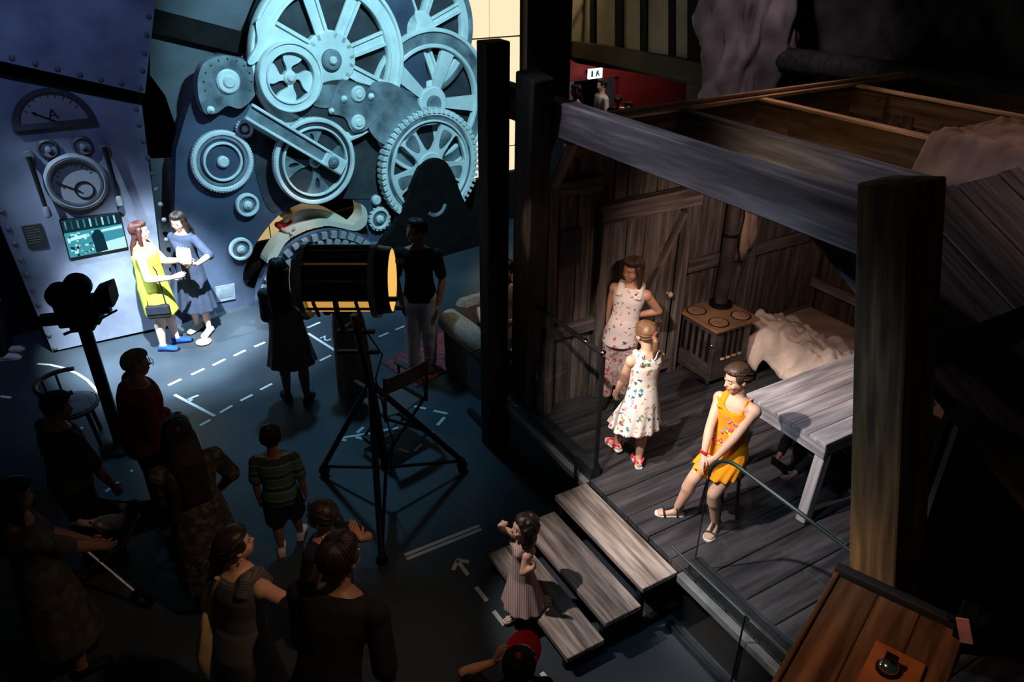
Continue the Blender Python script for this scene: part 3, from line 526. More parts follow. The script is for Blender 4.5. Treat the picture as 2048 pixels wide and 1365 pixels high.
# big checkered drum under the slide mouth, the slide lip and its dark tunnel
o = GP.at(*GP.uv(655, 612, .05)); dr_ = disc(GP.at(GP.uv(655, 600, .05)[0], GP.uv(655, 600, .05)[1], 0), 1.07, -.05, .05, 72).build('drum', 'board', gm); dr_['label'] = 'dark blue drum ringed with pale blocks'
dc = GP.at(*GP.uv(655, 600, .05), 0)
for i in range(18):
    for j, rr in enumerate((.985, .865)):
        an = R(20 + i * 8.3 + j * 4.1); x = GP.d * math.cos(an) + UP * math.sin(an)
        MB().box(dc + x * rr + GP.n * .07, (.10, .085, .07), (x, GP.n.cross(x), GP.n), .004).build('block', 'block', dr_, 0)
spot('fill_slide', GP.at(2.1, 2.6, 1.5), GP.at(1.75, .85, -.15), 75, 26, (1, .80, .58), .8, .05)  # added warm lamp that brightens the child in the slide mouth
plate('slide_lip', [(534, 526), (546, 500), (562, 480), (582, 466), (606, 449), (641, 440), (670, 444), (704, 450), (714, 444), (722, 434), (724, 420), (722, 409), (731, 416), (735, 430), (733, 447), (722, 459), (707, 462), (685, 457), (656, 452), (626, 456), (597, 467), (570, 488), (551, 520)], .06, .24, 'slide', 'cream curved lip of the slide', 3)
MB().prism([smoothpoly(GP.poly([(589, 452), (591, 426), (612, 418), (641, 419), (670, 427), (692, 439), (706, 452), (670, 450), (641, 446), (606, 456)], -.10), 4)], GP.p, GP.ax, -.5, -.10).build('slide_bed', 'slide', gm, 0)
MB().prism([smoothpoly(GP.poly([(575, 410), (640, 385), (730, 385), (760, 440), (705, 460), (680, 435), (610, 420)], -.6), 5)], GP.p, GP.ax, -.9, -.85).build('tunnel_back', 'black', gm, 0)
MB().prism([GP.poly([(440, 500), (560, 476), (700, 470), (700, 640), (440, 640)], -.8)], GP.p, GP.ax, -.85, -.78).build('tunnel_floor', 'dark', gm, 0)
MB().prism([GP.poly([(431, 575), (469, 568), (471, 598), (435, 605)], .02)], GP.p, GP.ax, 0, .025).build('hatch', 'panel', gm, 0)
MB().prism([GP.poly([(435, 579), (464, 573), (466, 592), (439, 598)], .03)], GP.p, GP.ax, .02, .03).build('hatch_cover', 'gear_mid', gm, 0)
# ---------------------------------------------------------------- the cabin stage
ABX = (E1, E2, UP)
def onb(u, v, b): 
    q = pl(u, v, E2 * b, E2); return (q.dot(E1), q.z)
def ona(u, v, a):
    q = pl(u, v, E1 * a, E1); return (q.dot(E2), q.z)
def sab(u, v, z): q = gz(u, v, z); return (q.dot(E1), q.dot(E2))
def abox(a0, a1, b0, b1, z0, z1, ch=0): return MB().box(ab((a0 + a1) / 2, (b0 + b1) / 2, (z0 + z1) / 2), (a1 - a0, b1 - b0, z1 - z0), ABX, ch)
SZ = .5
sp_ = thing('stage_platform', ab(-2.8, 4.5, 0), 'raised cabin stage of dark grey painted floor boards', 'stage')
abox(-5.3, -.55, 2.99, 6.7, .0, .44).build('base', 'black', sp_, 0)
a_ = -5.3
random.seed(5)
while a_ < -.6:
    wd = random.uniform(.24, .30); j = random.uniform(3.6, 5.6); g0 = .004
    for b0, b1 in ((2.99, j), (j + .003, 6.7)): bar('floor_board', ab(a_ + wd / 2, b0, SZ - .03 + random.uniform(-.002, .002)), ab(a_ + wd / 2, b1, SZ - .03), wd - g0 * 2, .06, 'plank_stage', sp_, ch=.004)
    a_ += wd
for a0, a1 in ((-5.3, -3.87), (-2.73, -.8)): bar('edge_ledge', ab(a0, 2.955, .46), ab(a1, 2.955, .46), .06, .07, 'ledge', sp_)
for a0, a1 in ((-5.9, -3.9), (-2.72, -.9)): bar('floor_rail', ab(a0, 2.90, .03), ab(a1, 2.90, .03), .06, .06, 'rail', sp_)
steps = thing('wooden_steps', ab(-3.3, 2.5, 0), 'three open wooden steps leading up to the cabin stage', 'steps')
for i, (b0, z) in enumerate(((2.02, .17), (2.325, .335), (2.63, .5))):
    for k in range(2): bar('tread', ab(-3.86, b0 + .0775 + k * .155, z - .0225), ab(-2.74, b0 + .0775 + k * .155, z - .0225), .154, .045, 'tread', steps, ch=.004)
    for a0 in (-3.80, -2.80):
        for bb in (b0 + .04, b0 + .27): bar('support', ab(a0, bb, 0), ab(a0, bb, z - .045), .05, .05, 'black', steps, up=E1)
for a0 in (-3.80, -2.80): bar('stringer', ab(a0, 2.04, .06), ab(a0, 2.93, .06), .05, .05, 'black', steps)
# glass balustrades
gl = thing('glass_balustrade', ab(-4.3, 3.02, .5), 'glass balustrade with black handrail in front of the cabin door', 'balustrade', 'glass balustrades on the stage')
abox(-4.86, -3.87, 2.99, 3.09, .5, .62, .006).build('base_shoe', 'rail', gl, 0); abox(-4.80, -3.88, 3.03, 3.045, .62, 1.66).build('pane', 'glass', gl, 0)
MB().tube([ab(-4.80, 3.037, 1.68), ab(-3.87, 3.037, 1.68)], .018, 10).build('handrail', 'metal_black', gl); abox(-3.885, -3.865, 3.02, 3.055, .62, 1.68).build('end_post', 'metal_black', gl, 0)
MB().ell(ab(-3.875, 3.037, 1.69), (.028, .028, .028)).build('end_cap', 'chrome', gl); MB().ell(ab(-4.1, 3.037, 1.69), (.024, .03, .02)).build('clip', 'chrome', gl)
gl = thing('glass_balustrade', ab(-2.1, 3.05, .5), 'glass balustrade with rounded top corner beside the girl in orange', 'balustrade', 'glass balustrades on the stage')
abox(-2.70, -1.42, 2.99, 3.09, .5, .62, .006).build('base_shoe', 'rail', gl, 0)
PB = (E1, UP, E1.cross(UP)); o = ab(0, 3.045, 0)
crv = [(-2.69, .62), (-2.69, 1.0), (-2.69, 1.36)] + [(-2.69 + .22 * (1 - math.cos(R(t))), 1.36 + .22 * math.sin(R(t))) for t in range(10, 91, 10)] + [(-1.53, 1.58)]
MB().prism([[(-1.53, .62)] + crv], o, PB, -.006, .006).build('pane', 'glass', gl, 0)
MB().tube([o + E1 * x + UP * z for x, z in crv[:3]], .006, 6).build('side_edge', 'metal_black', gl); MB().tube([o + E1 * x + UP * z for x, z in crv[2:]], .013, 8).build('top_edge', 'glass_edge', gl)
gl = thing('glass_screen', ab(-2.45, 2.88, 0), 'low glass screen in front of the stage edge right of the steps', 'glass screen', 'glass screens along the stage edge')
abox(-2.78, -2.09, 2.885, 2.90, .06, .73).build('pane', 'glass', gl, 0)
MB().tube([ab(-2.78, 2.8925, .73), ab(-2.09, 2.8925, .73)], .009, 6).build('top_edge', 'glass_edge', gl); MB().tube([ab(-2.09, 2.8925, .06), ab(-2.09, 2.8925, .73)], .007, 6).build('side_edge', 'metal_black', gl)
gl = thing('glass_screen', ab(-2.45, 2.88, 0), 'glass screen nearest the lower right cabinet along the stage edge', 'glass screen', 'glass screens along the stage edge')
abox(-2.05, -1.34, 2.885, 2.90, .06, .73).build('pane', 'glass', gl, 0); MB().tube([ab(-2.05, 2.8925, .73), ab(-1.34, 2.8925, .73)], .007, 6).build('top_edge', 'metal_black', gl)
gl = thing('glass_screen', ab(-4.8, 2.88, 0), 'low glass screen along the stage edge left of the steps', 'glass screen', 'glass screens along the stage edge')
a0 = onb(932, 707, 2.88)[0]; zt = onb(932, 707, 2.88)[1]
abox(a0, -3.95, 2.885, 2.90, .06, zt).build('pane', 'glass', gl, 0); MB().tube([ab(a0, 2.8925, zt), ab(a0 + .3, 2.8925, zt), ab(-3.95, 2.8925, zt)], .006, 6).build('top_edge', 'glass_edge', gl)
abox(-3.955, -3.94, 2.88, 2.905, .06, zt).build('end_edge', 'metal_black', gl, 0)
MB().tube([ab(a0, 2.8925, zt), ab(a0 - .02, 3.4, zt)], .007, 6).build('return_edge', 'glass_edge', gl); abox(a0 - .006, a0 + .006, 2.9, 3.4, .06, zt).build('return_pane', 'glass', gl, 0)
# portal posts and beams
def timber(name, p, q, wd, ht, m, label, up=UP, cat='beam', ch=.008): return tag(bar(name, p, q, wd, ht, m, None, up, ch), label, cat)
timber('timber_beam', ab(-5.53, 3.03, 3.30), ab(-1.93, 3.03, 3.30), .13, .245, 'beam', 'long thick grey beam across the open front of the cabin')
timber('timber_post', ab(-5.30, 2.87, 0), ab(-5.23, 2.87, 3.75), .20, .17, 'post_dark', 'black upright post in front of the pale backlit panes', E1, 'post')
timber('timber_post', ab(-5.22, 3.16, 0), ab(-4.60, 2.98 - .13, 3.60), .17, .25, 'post_dark', 'dark leaning post at the left end of the front beam', E1, 'post')
timber('timber_post', ab(-1.02, 2.98, 0), ab(-1.86, 2.98, 3.56), .24, .25, 'post', 'massive brown post at the right front of the cabin', E1, 'post')
timber('knee_brace', ab(-4.92, 3.22, 2.72), ab(-4.45, 3.06, 3.20), .10, .18, 'beam', 'short diagonal brace under the left end of the front beam', UP, 'brace')
TP = -4.86
def roofbeam(b, a1, lab, m='beam_warm', ht=.24):
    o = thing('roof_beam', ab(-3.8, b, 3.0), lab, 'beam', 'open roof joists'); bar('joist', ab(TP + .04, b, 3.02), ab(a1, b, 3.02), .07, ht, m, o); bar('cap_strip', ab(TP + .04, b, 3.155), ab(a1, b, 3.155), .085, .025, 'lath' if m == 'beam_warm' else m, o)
    bar('joint_plate', ab(TP + .05, b - .045, 3.02), ab(TP + .42, b - .045, 3.02), .02, .2, m, o)
    for q_ in (.12, .34): MB().ell(ab(TP + q_, b - .058, 3.07), (.012, .012, .012), None, 8, 5).build('bolt', 'iron', o)
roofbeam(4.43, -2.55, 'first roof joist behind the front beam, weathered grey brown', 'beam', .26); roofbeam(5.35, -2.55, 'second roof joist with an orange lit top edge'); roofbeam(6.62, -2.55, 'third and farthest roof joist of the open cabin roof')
o = thing('wall_plate', ab(TP, 5, 3.1), 'long pale edged timber on top of the cabin door wall', 'beam')
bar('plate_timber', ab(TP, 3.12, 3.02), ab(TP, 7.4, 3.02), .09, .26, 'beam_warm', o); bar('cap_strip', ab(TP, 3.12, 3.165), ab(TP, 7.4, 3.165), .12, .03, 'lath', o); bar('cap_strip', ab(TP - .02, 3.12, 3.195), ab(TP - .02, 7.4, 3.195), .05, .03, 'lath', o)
timber('rear_plate', ab(TP, 7.36, 3.05), ab(-1.0, 7.36, 3.05), .09, .24, 'beam_warm', 'rear eave timber of the open cabin roof')
timber('side_plate', ab(-2.55, 4.38, 2.98), ab(-2.55, 7.4, 2.98), .12, .16, 'beam', 'side plate timber joining the roof joists on the right')
# sloping plank roof on the right
rf = thing('plank_roof', ab(-2.5, 5, 3), 'sloping roof panel of brown planks right of the massive post', 'roof')
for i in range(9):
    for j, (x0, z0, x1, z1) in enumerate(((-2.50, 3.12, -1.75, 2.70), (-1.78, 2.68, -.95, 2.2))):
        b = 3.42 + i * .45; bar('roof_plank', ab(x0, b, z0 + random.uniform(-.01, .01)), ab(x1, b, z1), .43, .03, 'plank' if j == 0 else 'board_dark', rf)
# cabin walls
def boardwall(name, p0, ex, L, z0, z1, m, seed, skip=()):
    random.seed(seed); w_ = thing(name, p0 + UP * z0, None, None, None, 'structure'); nx = ex.cross(UP)
    bar('backing', p0 + UP * ((z0 + z1) / 2) - nx * -.05, p0 + ex * L + UP * ((z0 + z1) / 2) - nx * -.05, .03, z1 - z0, 'black', w_, ch=0) if False else None
    MB().box(p0 + ex * (L / 2) + UP * ((z0 + z1) / 2) - nx * .06, (L, .03, z1 - z0), (ex, nx, UP)).build('backing', 'black', w_, 0)
    x = 0
    while x < L - .05:
        wd = min(random.uniform(.13, .24), L - x); t = random.uniform(-.012, .012); zt = z1 - random.uniform(0, .03); zb = z0
        for s0, s1, za, zb_ in skip:
            if s0 < x + wd / 2 < s1: zb = zb_
        if zt - zb > .1: bar('wall_board', p0 + ex * (x + wd / 2) + UP * zb + nx * t, p0 + ex * (x + wd / 2) + UP * zt + nx * t, wd - .012, .035, m, w_, up=nx, ch=.004)
        x += wd
    return w_
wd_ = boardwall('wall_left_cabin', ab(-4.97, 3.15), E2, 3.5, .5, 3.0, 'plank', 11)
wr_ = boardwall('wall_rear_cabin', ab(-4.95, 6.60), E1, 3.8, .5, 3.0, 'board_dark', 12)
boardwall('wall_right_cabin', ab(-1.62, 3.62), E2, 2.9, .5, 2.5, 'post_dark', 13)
for b0, b1, z in ((3.2, 3.72, 1.30), (3.2, 3.72, 2.62), (4.80, 6.5, 1.62), (4.8, 6.5, 2.7)): bar('wall_rail', ab(-4.92, b0, z), ab(-4.92, b1, z), .05, .13, 'plank', wd_)
bar('wall_stud', ab(-4.90, 5.62, .5), ab(-4.90, 5.62, 2.95), .08, .1, 'plank', wd_, up=E1); bar('wall_stud', ab(-4.90, 3.20, .5), ab(-4.90, 3.20, 2.95), .08, .1, 'plank', wd_, up=E1)
bar('wall_rail', ab(-4.8, 6.55, 1.12), ab(-1.2, 6.55, 1.12), .06, .10, 'plank', wr_)
dr = thing('door_1', ab(-4.90, 4.22, .5), None, None, None, 'structure')
for i in range(4): bar('door_board', ab(-4.905, 3.90 + i * .205, .52), ab(-4.905, 3.90 + i * .205, 2.28), .198, .03, 'plank', dr, up=E1, ch=.004)
for bb in (3.76, 4.70): bar('door_stile', ab(-4.89, bb, .5), ab(-4.89, bb, 2.30), .09, .07, 'plank', dr, up=E1)
bar('door_lintel', ab(-4.87, 3.68, 2.36), ab(-4.87, 4.80, 2.36), .10, .17, 'plank', dr); bar('door_ledge', ab(-4.875, 3.80, .62), ab(-4.875, 4.66, .62), .03, .12, 'plank', dr)
bar('door_brace', ab(-4.87, 3.86, .72), ab(-4.87, 4.62, 2.22), .03, .12, 'plank', dr, up=E1)
kb, kz = ona(1341, 590, -4.84); MB().ell(ab(-4.84, kb, kz), (.025, .025, .03)).tube([ab(-4.89, kb, kz), ab(-4.84, kb, kz)], .012, 8).build('door_knob', 'lath', dr)
plq = thing('text_plaque', ab(-4.93, 3.44, 1.95), 'black text plaque on the boards left of the cabin door', 'plaque')
PA = (E2, UP, E2.cross(UP))
abox(-4.945, -4.93, 3.33, 3.55, 1.92, 2.25).build('plate', 'paper', plq, 0)
for k in range(3): abox(-4.93, -4.927, 3.36, 3.53 - .04 * (k == 2), 2.215 - k * .025, 2.225 - k * .025).build('text_line', 'print', plq, 0)
# stove
sv = thing('iron_stove', ab(-4.67, 5.05, .5), 'rusty iron stove with round hot plates beside the cabin door', 'stove')
abox(-4.90, -4.44, 4.80, 5.29, .56, 1.13, .012).build('body', 'iron', sv, 0); abox(-4.95, -4.39, 4.76, 5.34, 1.13, 1.165, .012).build('top_plate', 'iron_top', sv, 0)
for a0, b0 in ((-4.52, 4.91), (-4.52, 5.2), (-4.82, 4.9)):
    h = MB().lathe([(.10, 1.165), (.10, 1.172), (.092, 1.172), (.085, 1.168)], ab(a0, b0), ABX, 28).build('hot_plate_ring', 'black', sv); MB().lathe([(.088, 1.166), (.085, 1.174), (.001, 1.176)], ab(a0, b0), ABX, 28).build('hot_plate', 'iron_plate', h)
MB().lathe([(.115, 1.165), (.115, 1.20), (.08, 1.21), (.08, 1.165)], ab(-4.80, 5.2), ABX, 28).build('pipe_collar', 'black', sv)
MB().tube([ab(-4.80, 5.2, 1.17), ab(-4.80, 5.2, 2.3), ab(-4.80, 5.2, 2.86)], .068, 18).build('stovepipe', 'iron', sv); MB().tube([ab(-4.80, 5.2, 1.9), ab(-4.80, 5.2, 1.93)], .074, 18).build('pipe_band', 'black', sv)
for a0 in (-4.86, -4.48):
    for b0 in (4.84, 5.25): MB().cone(ab(a0, b0, .58), ab(a0, b0, .515), .03, .015).build('leg', 'iron', sv)
for k in range(5): abox(-4.86 + k * .085, -4.83 + k * .085, 4.788, 4.80, .78, 1.08).build('grille_slot', 'black', sv, 0)
for k in range(3): abox(-4.88, -4.46, 4.785, 4.80, .60 + k * .06, .62 + k * .06).build('front_rib', 'iron', sv, 0)
for k in range(4): abox(-4.44, -4.43, 4.93 + k * .075, 4.955 + k * .075, .82, 1.08).build('side_slot', 'black', sv, 0); abox(-4.44, -4.425, 4.92 + k * .075, 4.96 + k * .075, .79, .81).build('slot_lip', 'lath', sv, 0)
MB().ell(ab(-4.45, 4.79, .98), (.02, .02, .02)).build('latch', 'chrome', sv)
# grid cloth helper
def cloth(name, f, nu, nv, m, label=None, cat=None, parent=None, th=.012):
    b = MB(); pts = [f(i / nu, j / nv) for i in range(nu + 1) for j in range(nv + 1)]
    b.add(pts, [(i * (nv + 1) + j, (i + 1) * (nv + 1) + j, (i + 1) * (nv + 1) + j + 1, i * (nv + 1) + j + 1) for i in range(nu) for j in range(nv)])
    ob = b.build(name, m, parent, 1); md = ob.modifiers.new('thick', 'SOLIDIFY'); md.thickness = th; md.offset = 0
    if label: tag(ob, label, cat)
    return ob
from mathutils import noise as NZ
def nz(x, y, z=0.0): return NZ.noise(V((x, y, z)))
# bunk bed, blanket heap
bd = thing('bunk_bench', ab(-3.7, 6.0, .5), 'low wooden bunk along the rear cabin wall', 'bunk')
bar('side_rail', ab(-4.72, 5.62, .80), ab(-1.3, 5.62, .80), .05, .14, 'plank', bd); bar('head_rail', ab(-4.75, 5.62, .8), ab(-4.75, 6.48, .8), .05, .14, 'plank', bd)
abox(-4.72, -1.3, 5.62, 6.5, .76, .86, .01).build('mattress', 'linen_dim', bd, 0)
for a0 in (-4.7, -3.0, -1.35): bar('leg', ab(a0, 5.66, .5), ab(a0, 5.66, .76), .06, .06, 'plank', bd, up=E1)
def heap(i, j):
    a = -4.72 + 1.16 * i; b = 5.36 + .70 * j
    z = .88 + .13 * math.sin(math.pi * min(1, j * 1.15)) * (.6 + .7 * abs(nz(i * 4, j * 3))) + .07 * nz(i * 9, j * 8, 2) + .035 * nz(i * 20, j * 18, 5)
    if j < .25: z -= (.25 - j) * 1.0 * (.6 + .5 * nz(i * 6, 0, 9) + .3)
    return ab(a + .05 * nz(i * 6, j * 6, 4), b + .08 * nz(i * 5, j * 5, 7), max(z, .56))
cloth('blanket_heap', heap, 70, 36, 'linen', 'crumpled pale blanket heaped along the bunk behind the stove', 'blanket')
def strip(i, j): return ab(-4.02 - .10 * (1 - i) + (.05 + .09 * i) * (j - .5) * 2 + .02 * nz(i * 5, j * 3), 6.53 - .03 * math.sin(9 * j) - .02, 2.15 - 1.15 * i)
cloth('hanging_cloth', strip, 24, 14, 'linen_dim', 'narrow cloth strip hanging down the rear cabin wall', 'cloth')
for (u, v0, v1, r) in ((1706, 520, 556, .035), (1722, 532, 576, .048)):
    a0, z0 = onb(u + 3, v0, 6.45); a1, z1 = onb(u, v1, 6.45)
    tag(MB().tube([ab(a0, 6.45, z0 + .1), ab(a0, 6.45, z0), ab((a0 + a1) / 2, 6.45, (z0 + z1) / 2), ab(a1, 6.45, z1 + .03), ab(a1, 6.45, z1)], [r * .7, r * .9, r, r * 1.05, r * .3], 12, .5, E2).build('hanging_sock', 'linen', None, 1), 'pale sock hanging on the rear wall, ' + ('shorter and farther left' if v0 == 520 else 'longer and beside the massive post'), 'sock', 'socks on the rear wall')
for k, (u, v0, v1) in enumerate(((1490, 470, 520), (1507, 440, 497))):
    b0, z0 = ona(u, v0, -4.78); b1, z1 = ona(u - 6, v1, -4.78)
    rg = MB().tube([ab(-4.84, b0, z0 + .32), ab(-4.78, b0, z0 + .2), ab(-4.78, b0, z0), ab(-4.77, (b0 + b1) / 2, (z0 + z1) / 2), ab(-4.78, b1, z1)], [.012, .035, .05, .065, .02], 12, .5, E1).build('hanging_rag', 'linen_dim', None, 1)
    tag(rg, ('lower' if k == 0 else 'upper') + ' of two brown rags hanging by the stovepipe', 'rag', 'rags by the stovepipe')
# table
tb = thing('plank_table', ab(-3.06, 4.9, .5), 'pale grey plank table with square legs on the stage', 'table')
for i in range(5): bar('top_plank', ab(-3.37 + i * .158, 4.18, 1.185 + random.uniform(-.002, .002)), ab(-3.37 + i * .158, 5.75, 1.185), .155, .03, 'table', tb, ch=.003)
bar('front_apron', ab(-3.44, 4.20, 1.115), ab(-2.66, 4.20, 1.115), .035, .11, 'table', tb)
for a0 in (-3.42, -2.69): bar('side_apron', ab(a0, 4.22, 1.115), ab(a0, 5.56, 1.115), .03, .11, 'table', tb)
for a0, da in ((-3.40, 0), (-2.71, .05)):
    for b0, db in ((4.25, -.13), (5.46, .03)): bar('leg', ab(a0 + da, b0 + db, .5), ab(a0, b0, 1.07), .085, .085, 'table', tb, up=E1)
# background cloth column, curtains and logs behind the cabin
ca = onb(1490, 100, 8.2)[0]; c0 = ab(ca, 8.2)
def trunk(i, j):
    an = 2 * math.pi * j; z = .3 + 4.9 * i; r = .60 + .10 * math.sin(3 * an + z * 1.2) + .16 * nz(2 * math.cos(an), 2 * math.sin(an), z * 1.3) + .13 * nz(4 * math.cos(an), 4 * math.sin(an), z * 2.5) - .10 * abs(nz(7 * math.cos(an), 7 * math.sin(an), z * 3)) - .06 * max(0, 3 - z)
    return c0 + V((math.cos(an) * r, math.sin(an) * r, z))
cloth('draped_column', trunk, 130, 110, 'drape', 'rugged column wrapped in crumpled mauve cloth behind the cabin', 'column', None, .02)
def curtain(i, j):
    a = -7.1 + 6.6 * i; z = 1.2 + 4.2 * j
    return ab(a, 8.7 + .16 * math.sin(a * 5 + z * 2.2 + 2 * nz(a, z)) + .12 * nz(a * 2.5, z * 2, 3) + .06 * nz(a * 6, z * 5, 6), z)
cloth('draped_curtain', curtain, 130, 60, 'drape_dark', 'dark folded cloth hanging behind the cabin roof at top right', 'curtain')
la, lz = onb(1535, 112, 8.25); lb, lzb = onb(1900, 165, 8.25)
tag(MB().tube([ab(la, 8.25, lz - .02), ab((la + lb) / 2, 8.25, (lz + lzb) / 2), ab(lb + 1.5, 8.25, lzb)], [.16, .15, .14], 16).build('log_beam', 'post_dark', None, 40), 'dark round log lying behind the cabin roof', 'log')
wb = MB().box(ab(-3.4, 9.6, 3), (12.6, .1, 6), ABX).build('wall_back', 'dark', None, 0); tag(wb, kind='structure')
def rcl(i, j):
    u = -3.16 + .75 * i; b = 5.14 + 1.05 * j
    return ab(u + .03 * nz(i * 4, j * 4, 8), b, 3.185 + .045 * abs(nz(i * 4, j * 5)) + .05 * abs(math.sin(5.5 * j + 2.5 * i + 1.5 * nz(i * 3, j * 3, 1))) * (.4 + i) + .02 * nz(i * 11, j * 11, 3) - (.30 * (1 - min(1, j * 8)) if j < .125 else 0))
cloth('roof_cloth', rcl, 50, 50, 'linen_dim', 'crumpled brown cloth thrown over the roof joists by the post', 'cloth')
# lower right cabinet and small devices
dx = (ab(-1.03, 2.80) - ab(-1.45, 2.64)).normalized(); dy = UP.cross(dx); c1 = ab(-1.45, 2.64)
def dk(x, y, z): return c1 + dx * x - dy * y + UP * z
DAX = (dx, dy, UP)
dkx = thing('wooden_cabinet', dk(.28, .5, 0), 'brown wooden cabinet top in the lower right foreground', 'cabinet')
MB().box(dk(.27, .5, .87), (.50, .92, 1.74), DAX).build('body', 'desk', dkx, 0)
for i in range(3): bar('top_board', dk(.09 + i * .18, 0, 1.77), dk(.09 + i * .18, 1.0, 1.77), .178, .045, 'desk', dkx)
bar('side_moulding', dk(-.012, 0, 1.785), dk(-.012, 1.0, 1.785), .022, .055, 'desk', dkx); bar('back_moulding', dk(-.03, -.02, 1.80), dk(.60, -.02, 1.80), .05, .07, 'post_dark', dkx)
mat('bell_base', (.42, .12, .035), .5, .25, 6, .1); bb_ = gz(1773, 1345, 1.80); bl = thing('desk_bell', V((bb_.x, bb_.y, 1.7925)), 'chrome and black bell on an orange wooden base, on the cabinet', 'bell')
MB().box(V((bb_.x, bb_.y, 1.8025)) + dx * .02 - dy * -.0, (.20, .26, .02), DAX, .004).build('base', 'bell_base', bl, 0)
MB().lathe([(.046, 1.812), (.046, 1.826), (.038, 1.834)], V((bb_.x, bb_.y, 0)), ABX, 20).build('foot_ring', 'black', bl); MB().lathe([(.040, 1.828), (.037, 1.846), (.024, 1.860), (.001, 1.865)], V((bb_.x, bb_.y, 0)), ABX, 20).build('dome', 'chrome', bl)
MB().box(V((bb_.x, bb_.y, 1.866)) + dy * .018, (.05, .03, .03), DAX, .003).build('striker', 'black', bl, 0)
pk = gz(1938, 1238, 1.9); pv = thing('film_viewer', V((pk.x, pk.y, 0)), 'dim device with a pink lit plate at the right edge', 'device')
fx = V((.80, -.60, 0)).normalized(); fa = (fx, UP.cross(fx), UP)
MB().box(V((pk.x, pk.y, 1.82)) + fa[1] * .05, (.07, .16, .14), fa, .006).build('body', 'black', pv, 0); MB().tube([V((pk.x, pk.y, 1.87)) - fx * .08, V((pk.x, pk.y, 1.87))], .013, 12).build('lens_tube', 'metal_black', pv)
mat('pink_plate', (.55, .22, .25), .6, .25, 9); MB().box(V((pk.x, pk.y, 1.86)) - fa[1] * .038, (.05, .008, .13), ((fx + UP * .4).normalized(), fa[1], (UP - fx * .4).normalized()), .002).build('plate', 'pink_plate', pv, 0)
MB().tube([V((pk.x, pk.y, 0)) + fa[1] * .05, V((pk.x, pk.y, 1.75)) + fa[1] * .05], .03, 12).build('stand', 'black', pv); MB().lathe([(.2, 0), (.2, .03), (.03, .05)], V((pk.x, pk.y, 0)) + fa[1] * .05, ABX, 20).build('stand_base', 'black', pv)
fp = gz(1890, 812, .62); tag(bar('loose_plank', gz(1852, 795, .62), gz(1928, 828, .62), .13, .03, 'table'), 'pale loose plank end glimpsed right of the massive post', 'plank')
# ---------------------------------------------------------------- people
def remesh(mb, vox, it=3):
    me = mb.mesh('tmp', V((0, 0, 0)), False, False); ob = bpy.data.objects.new('tmp', me); col.objects.link(ob)
    m = ob.modifiers.new('r', 'REMESH'); m.mode = 'VOXEL'; m.voxel_size = vox; m.use_smooth_shade = True
    if it: k = ob.modifiers.new('s', 'SMOOTH'); k.factor = .5; k.iterations = it
    dg = bpy.context.evaluated_depsgraph_get(); e = ob.evaluated_get(dg).to_mesh()
    out = MB(); out.v = [v.co.copy() for v in e.vertices]; out.f = [tuple(p.vertices) for p in e.polygons]; out.m = [0] * len(out.f)
    ob.evaluated_get(dg).to_mesh_clear(); bpy.data.objects.remove(ob); bpy.data.meshes.remove(me); return out
def ik(a, t, l1, l2, pole):
    d = t - a; D = min(d.length, (l1 + l2) * .998); d = d.normalized(); t = a + d * D
    c = (l1 * l1 + D * D - l2 * l2) / (2 * l1 * D); c = max(-1, min(1, c)); p = pole - d * pole.dot(d); p = p.normalized() if p.length > 1e-6 else V((0, 0, 1))
    return a + d * (l1 * c) + p * (l1 * math.sqrt(1 - c * c)), t
